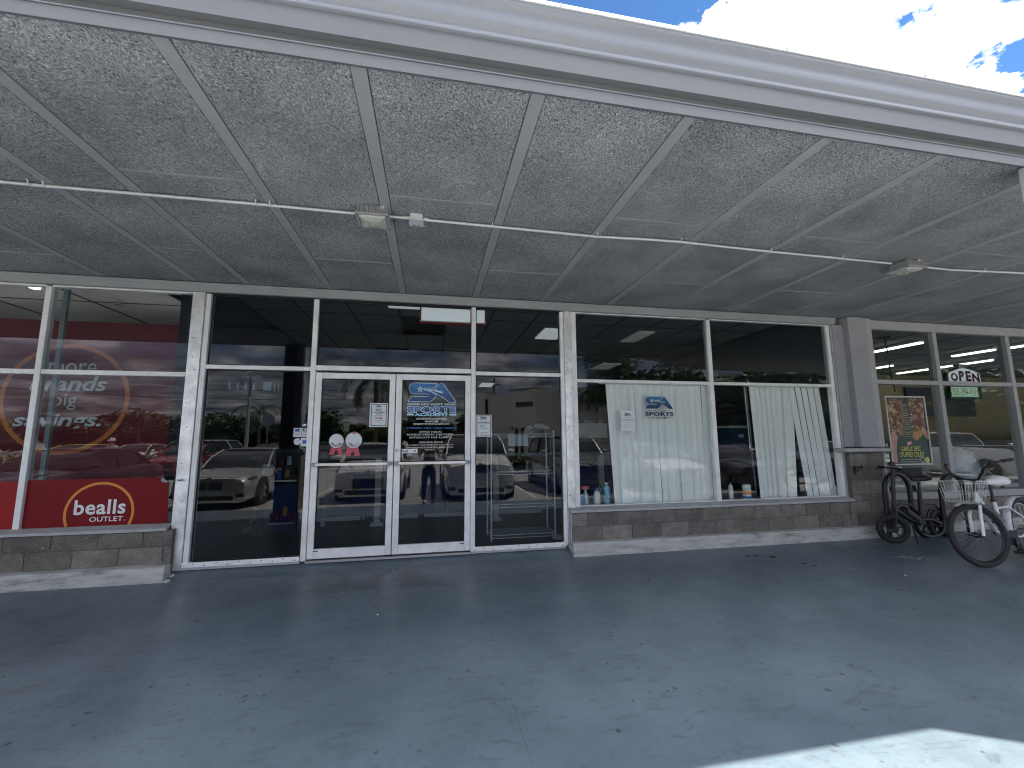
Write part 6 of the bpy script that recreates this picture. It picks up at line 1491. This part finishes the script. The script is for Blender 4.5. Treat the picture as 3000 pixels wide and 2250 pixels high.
t = thing('parking_sign', 'small sign on a thin post mirrored at the left door', 'sign', (-5.0, -21.2, LOT))
part('plate', MB().box(-5.15, -4.85, -21.2, -21.18, 1.85, 2.4), 'white_dull', t); part('post', MB().bar((-5.0, -21.22, LOT), (-5.0, -21.22, 2.45), .05, .04), 'dull_chrome', t)
for x in (-48, 8):
    t = thing('utility_pole', 'wooden utility pole carrying two wires ' + ('at the far left' if x < 0 else 'behind the white building'), 'pole', (x, -49, LOT)); part('shaft', MB().tube([(x, -49, LOT), (x, -49, 9.2)], [.16, .11], 8), 'bark', t); part('cross_arm', MB().bar((x - .9, -49, 8.4), (x + .9, -49, 8.4), .1), 'bark', t)
for dz, y in ((8.5, -49.0), (7.4, -49.0)):
    o = solo('overhead_wire', MB().tube([(-48 + 56 * k / 14, y, dz - 1.3 * (1 - (k / 7 - 1) ** 2)) for k in range(15)], .025, 4), 'black_print', ('upper' if dz > 8 else 'lower') + ' overhead wire spanning the sky across the car park', 'wire')

# ================================================================== people
def skin_obj(name, m, parent, verts, edges, radii, sub=2):
    me = bpy.data.meshes.new(name); off = ROOT.get(parent.name, (0, 0, 0)); me.from_pydata([(x - off[0], y - off[1], z - off[2]) for x, y, z in verts], edges, []); me.update()
    o = bpy.data.objects.new(name, me); COL.objects.link(o); o.parent = parent
    sk = o.modifiers.new('skin', 'SKIN'); sk.use_smooth_shade = True
    for i, v in enumerate(me.skin_vertices[0].data): r = radii[i]; v.radius = (r, r) if isinstance(r, float) else r
    me.skin_vertices[0].data[0].use_root = True
    sb = o.modifiers.new('sub', 'SUBSURF'); sb.levels = sub; sb.render_levels = sub; me.materials.append(M[m]); return o
px_, py_ = -.05, -5.80
pt = thing('person', 'person in a grey shirt and navy trousers raising a phone, mirrored in the right door', 'person', (px_, py_, LOT))
g = LOT
V = [(px_, py_, g + 1.0), (px_, py_, g + 1.22), (px_, py_ + .01, g + 1.42), (px_, py_ + .02, g + 1.52), (px_, py_ + .03, g + 1.60), (px_, py_ + .02, g + 1.70),
     (px_ - .19, py_, g + 1.42), (px_ - .26, py_ + .10, g + 1.20), (px_ - .13, py_ + .36, g + 1.50), (px_ - .085, py_ + .40, g + 1.60),
     (px_ + .19, py_, g + 1.42), (px_ + .26, py_ + .10, g + 1.20), (px_ + .16, py_ + .36, g + 1.50), (px_ + .15, py_ + .40, g + 1.60)]
Ed = [(0, 1), (1, 2), (2, 3), (3, 4), (4, 5), (2, 6), (6, 7), (7, 8), (8, 9), (2, 10), (10, 11), (11, 12), (12, 13)]
skin_obj('body', 'skin', pt, V, Ed, [(.14, .10), (.14, .10), (.15, .10), .055, (.075, .09), (.07, .08), .05, .042, .03, .025, .05, .042, .03, .025])
V = [(px_, py_, g + .92), (px_, py_, g + 1.12), (px_, py_, g + 1.30), (px_, py_ + .0, g + 1.43), (px_ - .19, py_, g + 1.42), (px_ - .25, py_ + .08, g + 1.26), (px_ + .19, py_, g + 1.42), (px_ + .25, py_ + .08, g + 1.26)]
skin_obj('shirt', 'shirt', pt, V, [(0, 1), (1, 2), (2, 3), (3, 4), (4, 5), (3, 6), (6, 7)], [(.17, .125), (.165, .12), (.175, .12), (.13, .09), .072, .068, .072, .068])
V = [(px_, py_, g + .98), (px_, py_, g + .88), (px_ - .10, py_, g + .78), (px_ - .115, py_ + .01, g + .48), (px_ - .12, py_ - .01, g + .10), (px_ + .10, py_, g + .78), (px_ + .115, py_ + .01, g + .48), (px_ + .12, py_ - .01, g + .10)]
skin_obj('trousers', 'trousers', pt, V, [(0, 1), (1, 2), (2, 3), (3, 4), (1, 5), (5, 6), (6, 7)], [(.16, .12), (.16, .12), .095, .075, .065, .095, .075, .065])
for s in (-1, 1):
    part('shoe', MB().loft([[(px_ + s * .12 + w * math.cos(q * PI / 5), py_ + f, g + max(0, h * (.5 + .5 * math.sin(q * PI / 5)))) for q in range(10)] for f, w, h in ((-.08, .03, .05), (-.04, .045, .09), (.06, .05, .08), (.15, .045, .05), (.19, .02, .03))]), 'black_print', pt)
part('hair', MB().lathe([(.098, -.02), (.10, .03), (.085, .085), (.04, .115), (0, .12)], (px_, py_ - .005, g + 1.66), 'Z', 16), 'black_print', pt)
part('nose', MB().loft([[(px_ + .012 * math.cos(q * PI / 3), py_ + .105 + .0 * q, g + 1.63 + .018 * math.sin(q * PI / 3)) for q in range(6)], [(px_ + .004 * math.cos(q * PI / 3), py_ + .128, g + 1.625 + .006 * math.sin(q * PI / 3)) for q in range(6)]]), 'skin', pt)
for s, hx0 in ((-1, -.085), (1, .15)):
    for k in range(4):
        z = g + 1.585 + k * .019; x0 = px_ + hx0
        part('finger', MB().tube([(x0, py_ + .40, z), (x0 - s * .004, py_ + .425, z + .003), (x0 - s * .03, py_ + .432, z + .004)], [.0085, .008, .0065], 8), 'skin', pt)
    part('thumb', MB().tube([(px_ + hx0, py_ + .39, g + 1.575), (px_ + hx0 - s * .03, py_ + .395, g + 1.60), (px_ + hx0 - s * .045, py_ + .40, g + 1.63)], [.011, .010, .008], 8), 'skin', pt)
ph = thing('phone', 'dark phone held up by the person mirrored in the right door', 'phone', (0, py_ + .41, 1.28))
part('case', MB().box(px_ - .045, px_ + .115, py_ + .412, py_ + .421, 1.283, 1.362), 'black_print', ph, bevel=.003)
# distant person with a white cap
qx, qy = -13.6, -15.9
p2 = thing('person', 'distant person in a white cap and pale shirt mirrored on the red banner', 'person', (qx, qy, LOT))
V = [(qx, qy, g + .9), (qx, qy, g + 1.2), (qx, qy, g + 1.42), (qx, qy, g + 1.55), (qx, qy, g + 1.66), (qx - .2, qy, g + 1.4), (qx - .24, qy + .1, g + 1.1), (qx - .2, qy + .35, g + 1.15), (qx + .2, qy, g + 1.4), (qx + .3, qy + .1, g + 1.15), (qx + .5, qy + .3, g + 1.15)]
skin_obj('body', 'skin', p2, V, [(0, 1), (1, 2), (2, 3), (3, 4), (2, 5), (5, 6), (6, 7), (2, 8), (8, 9), (9, 10)], [(.14, .1), (.14, .1), (.15, .1), .055, .09, .05, .04, .03, .05, .04, .03], 1)
skin_obj('shirt', 'shirt_pale', p2, V[:3] + [V[5], V[6], V[8], V[9]], [(0, 1), (1, 2), (2, 3), (3, 4), (2, 5), (5, 6)], [(.17, .12), (.17, .12), (.15, .1), .07, .06, .07, .06], 1)
V = [(qx, qy, g + .9), (qx - .1, qy, g + .78), (qx - .12, qy, g + .45), (qx - .12, qy, g + .04), (qx + .1, qy, g + .78), (qx + .12, qy, g + .45), (qx + .12, qy, g + .04)]
skin_obj('trousers', 'trousers', p2, V, [(0, 1), (1, 2), (2, 3), (0, 4), (4, 5), (5, 6)], [(.15, .12), .09, .07, .06, .09, .07, .06], 1)
part('cap', MB().lathe([(.17, -.02), (.115, .01), (.11, .06), (.06, .10), (0, .11)], (qx, qy, g + 1.68), 'Z', 14), 'white_print', p2)

# ================================================================== loose bits on the walkway
rnd = random.Random(12)
mb = MB()
for x, y in ((4.25, -1.0), (4.11, -.70), (4.32, -1.08), (3.95, -.62), (3.85, -.60)):
    z = walk_z(y) + .0015; r = rnd.uniform(.012, .035); mb.loft([[(x + r * a * 1.6 * math.cos(q * PI / 6) * rnd.uniform(.8, 1.1), y + r * a * math.sin(q * PI / 6), z + b) for q in range(12)] for a, b in ((1, 0), (.7, .0015))])
solo('tar_drips', mb, 'black_gap', 'row of black tar drips on the walkway in front of the right blind', 'stain', smooth=False)
def crumb(x, y, r, m, label, cat='litter'):
    z = walk_z(y); mb = MB().loft([[(x + r * a * math.cos(q * PI / 4), y + r * .7 * a * math.sin(q * PI / 4), z + b * r) for q in range(8)] for a, b in ((1, 0), (.9, .4), (.3, .6))]); solo('scrap', mb, m, label, cat, smooth=False)
crumb(-.42, -1.45, .008, 'white_print', 'tiny white paper scrap on the walkway before the left door')
crumb(-1.85, -1.30, .012, 'maroon_print', 'small reddish brown leaf scrap on the walkway left of the doors')
crumb(4.95, -1.55, .010, 'white_dull', 'small pale scrap on the walkway right of centre')
# paint chips near the bicycles
mb = MB()
for k in range(26):
    f = rnd.random(); x = 5.35 + .75 * f + rnd.uniform(-.08, .08); y = -.93 - .28 * f + rnd.uniform(-.05, .05); z = walk_z(y) + .0012; l = rnd.uniform(.01, .05)
    mb.loft([[(x + l * math.cos(q * PI / 3) * s, y + .006 * math.sin(q * PI / 3) * s, z + o) for q in range(6)] for s, o in ((1, 0), (.6, .001))])
solo('paint_chips', mb, 'worn_concrete', 'pale scratches where the walkway paint has chipped in front of the bicycles', 'scratches', kind=None, smooth=False)
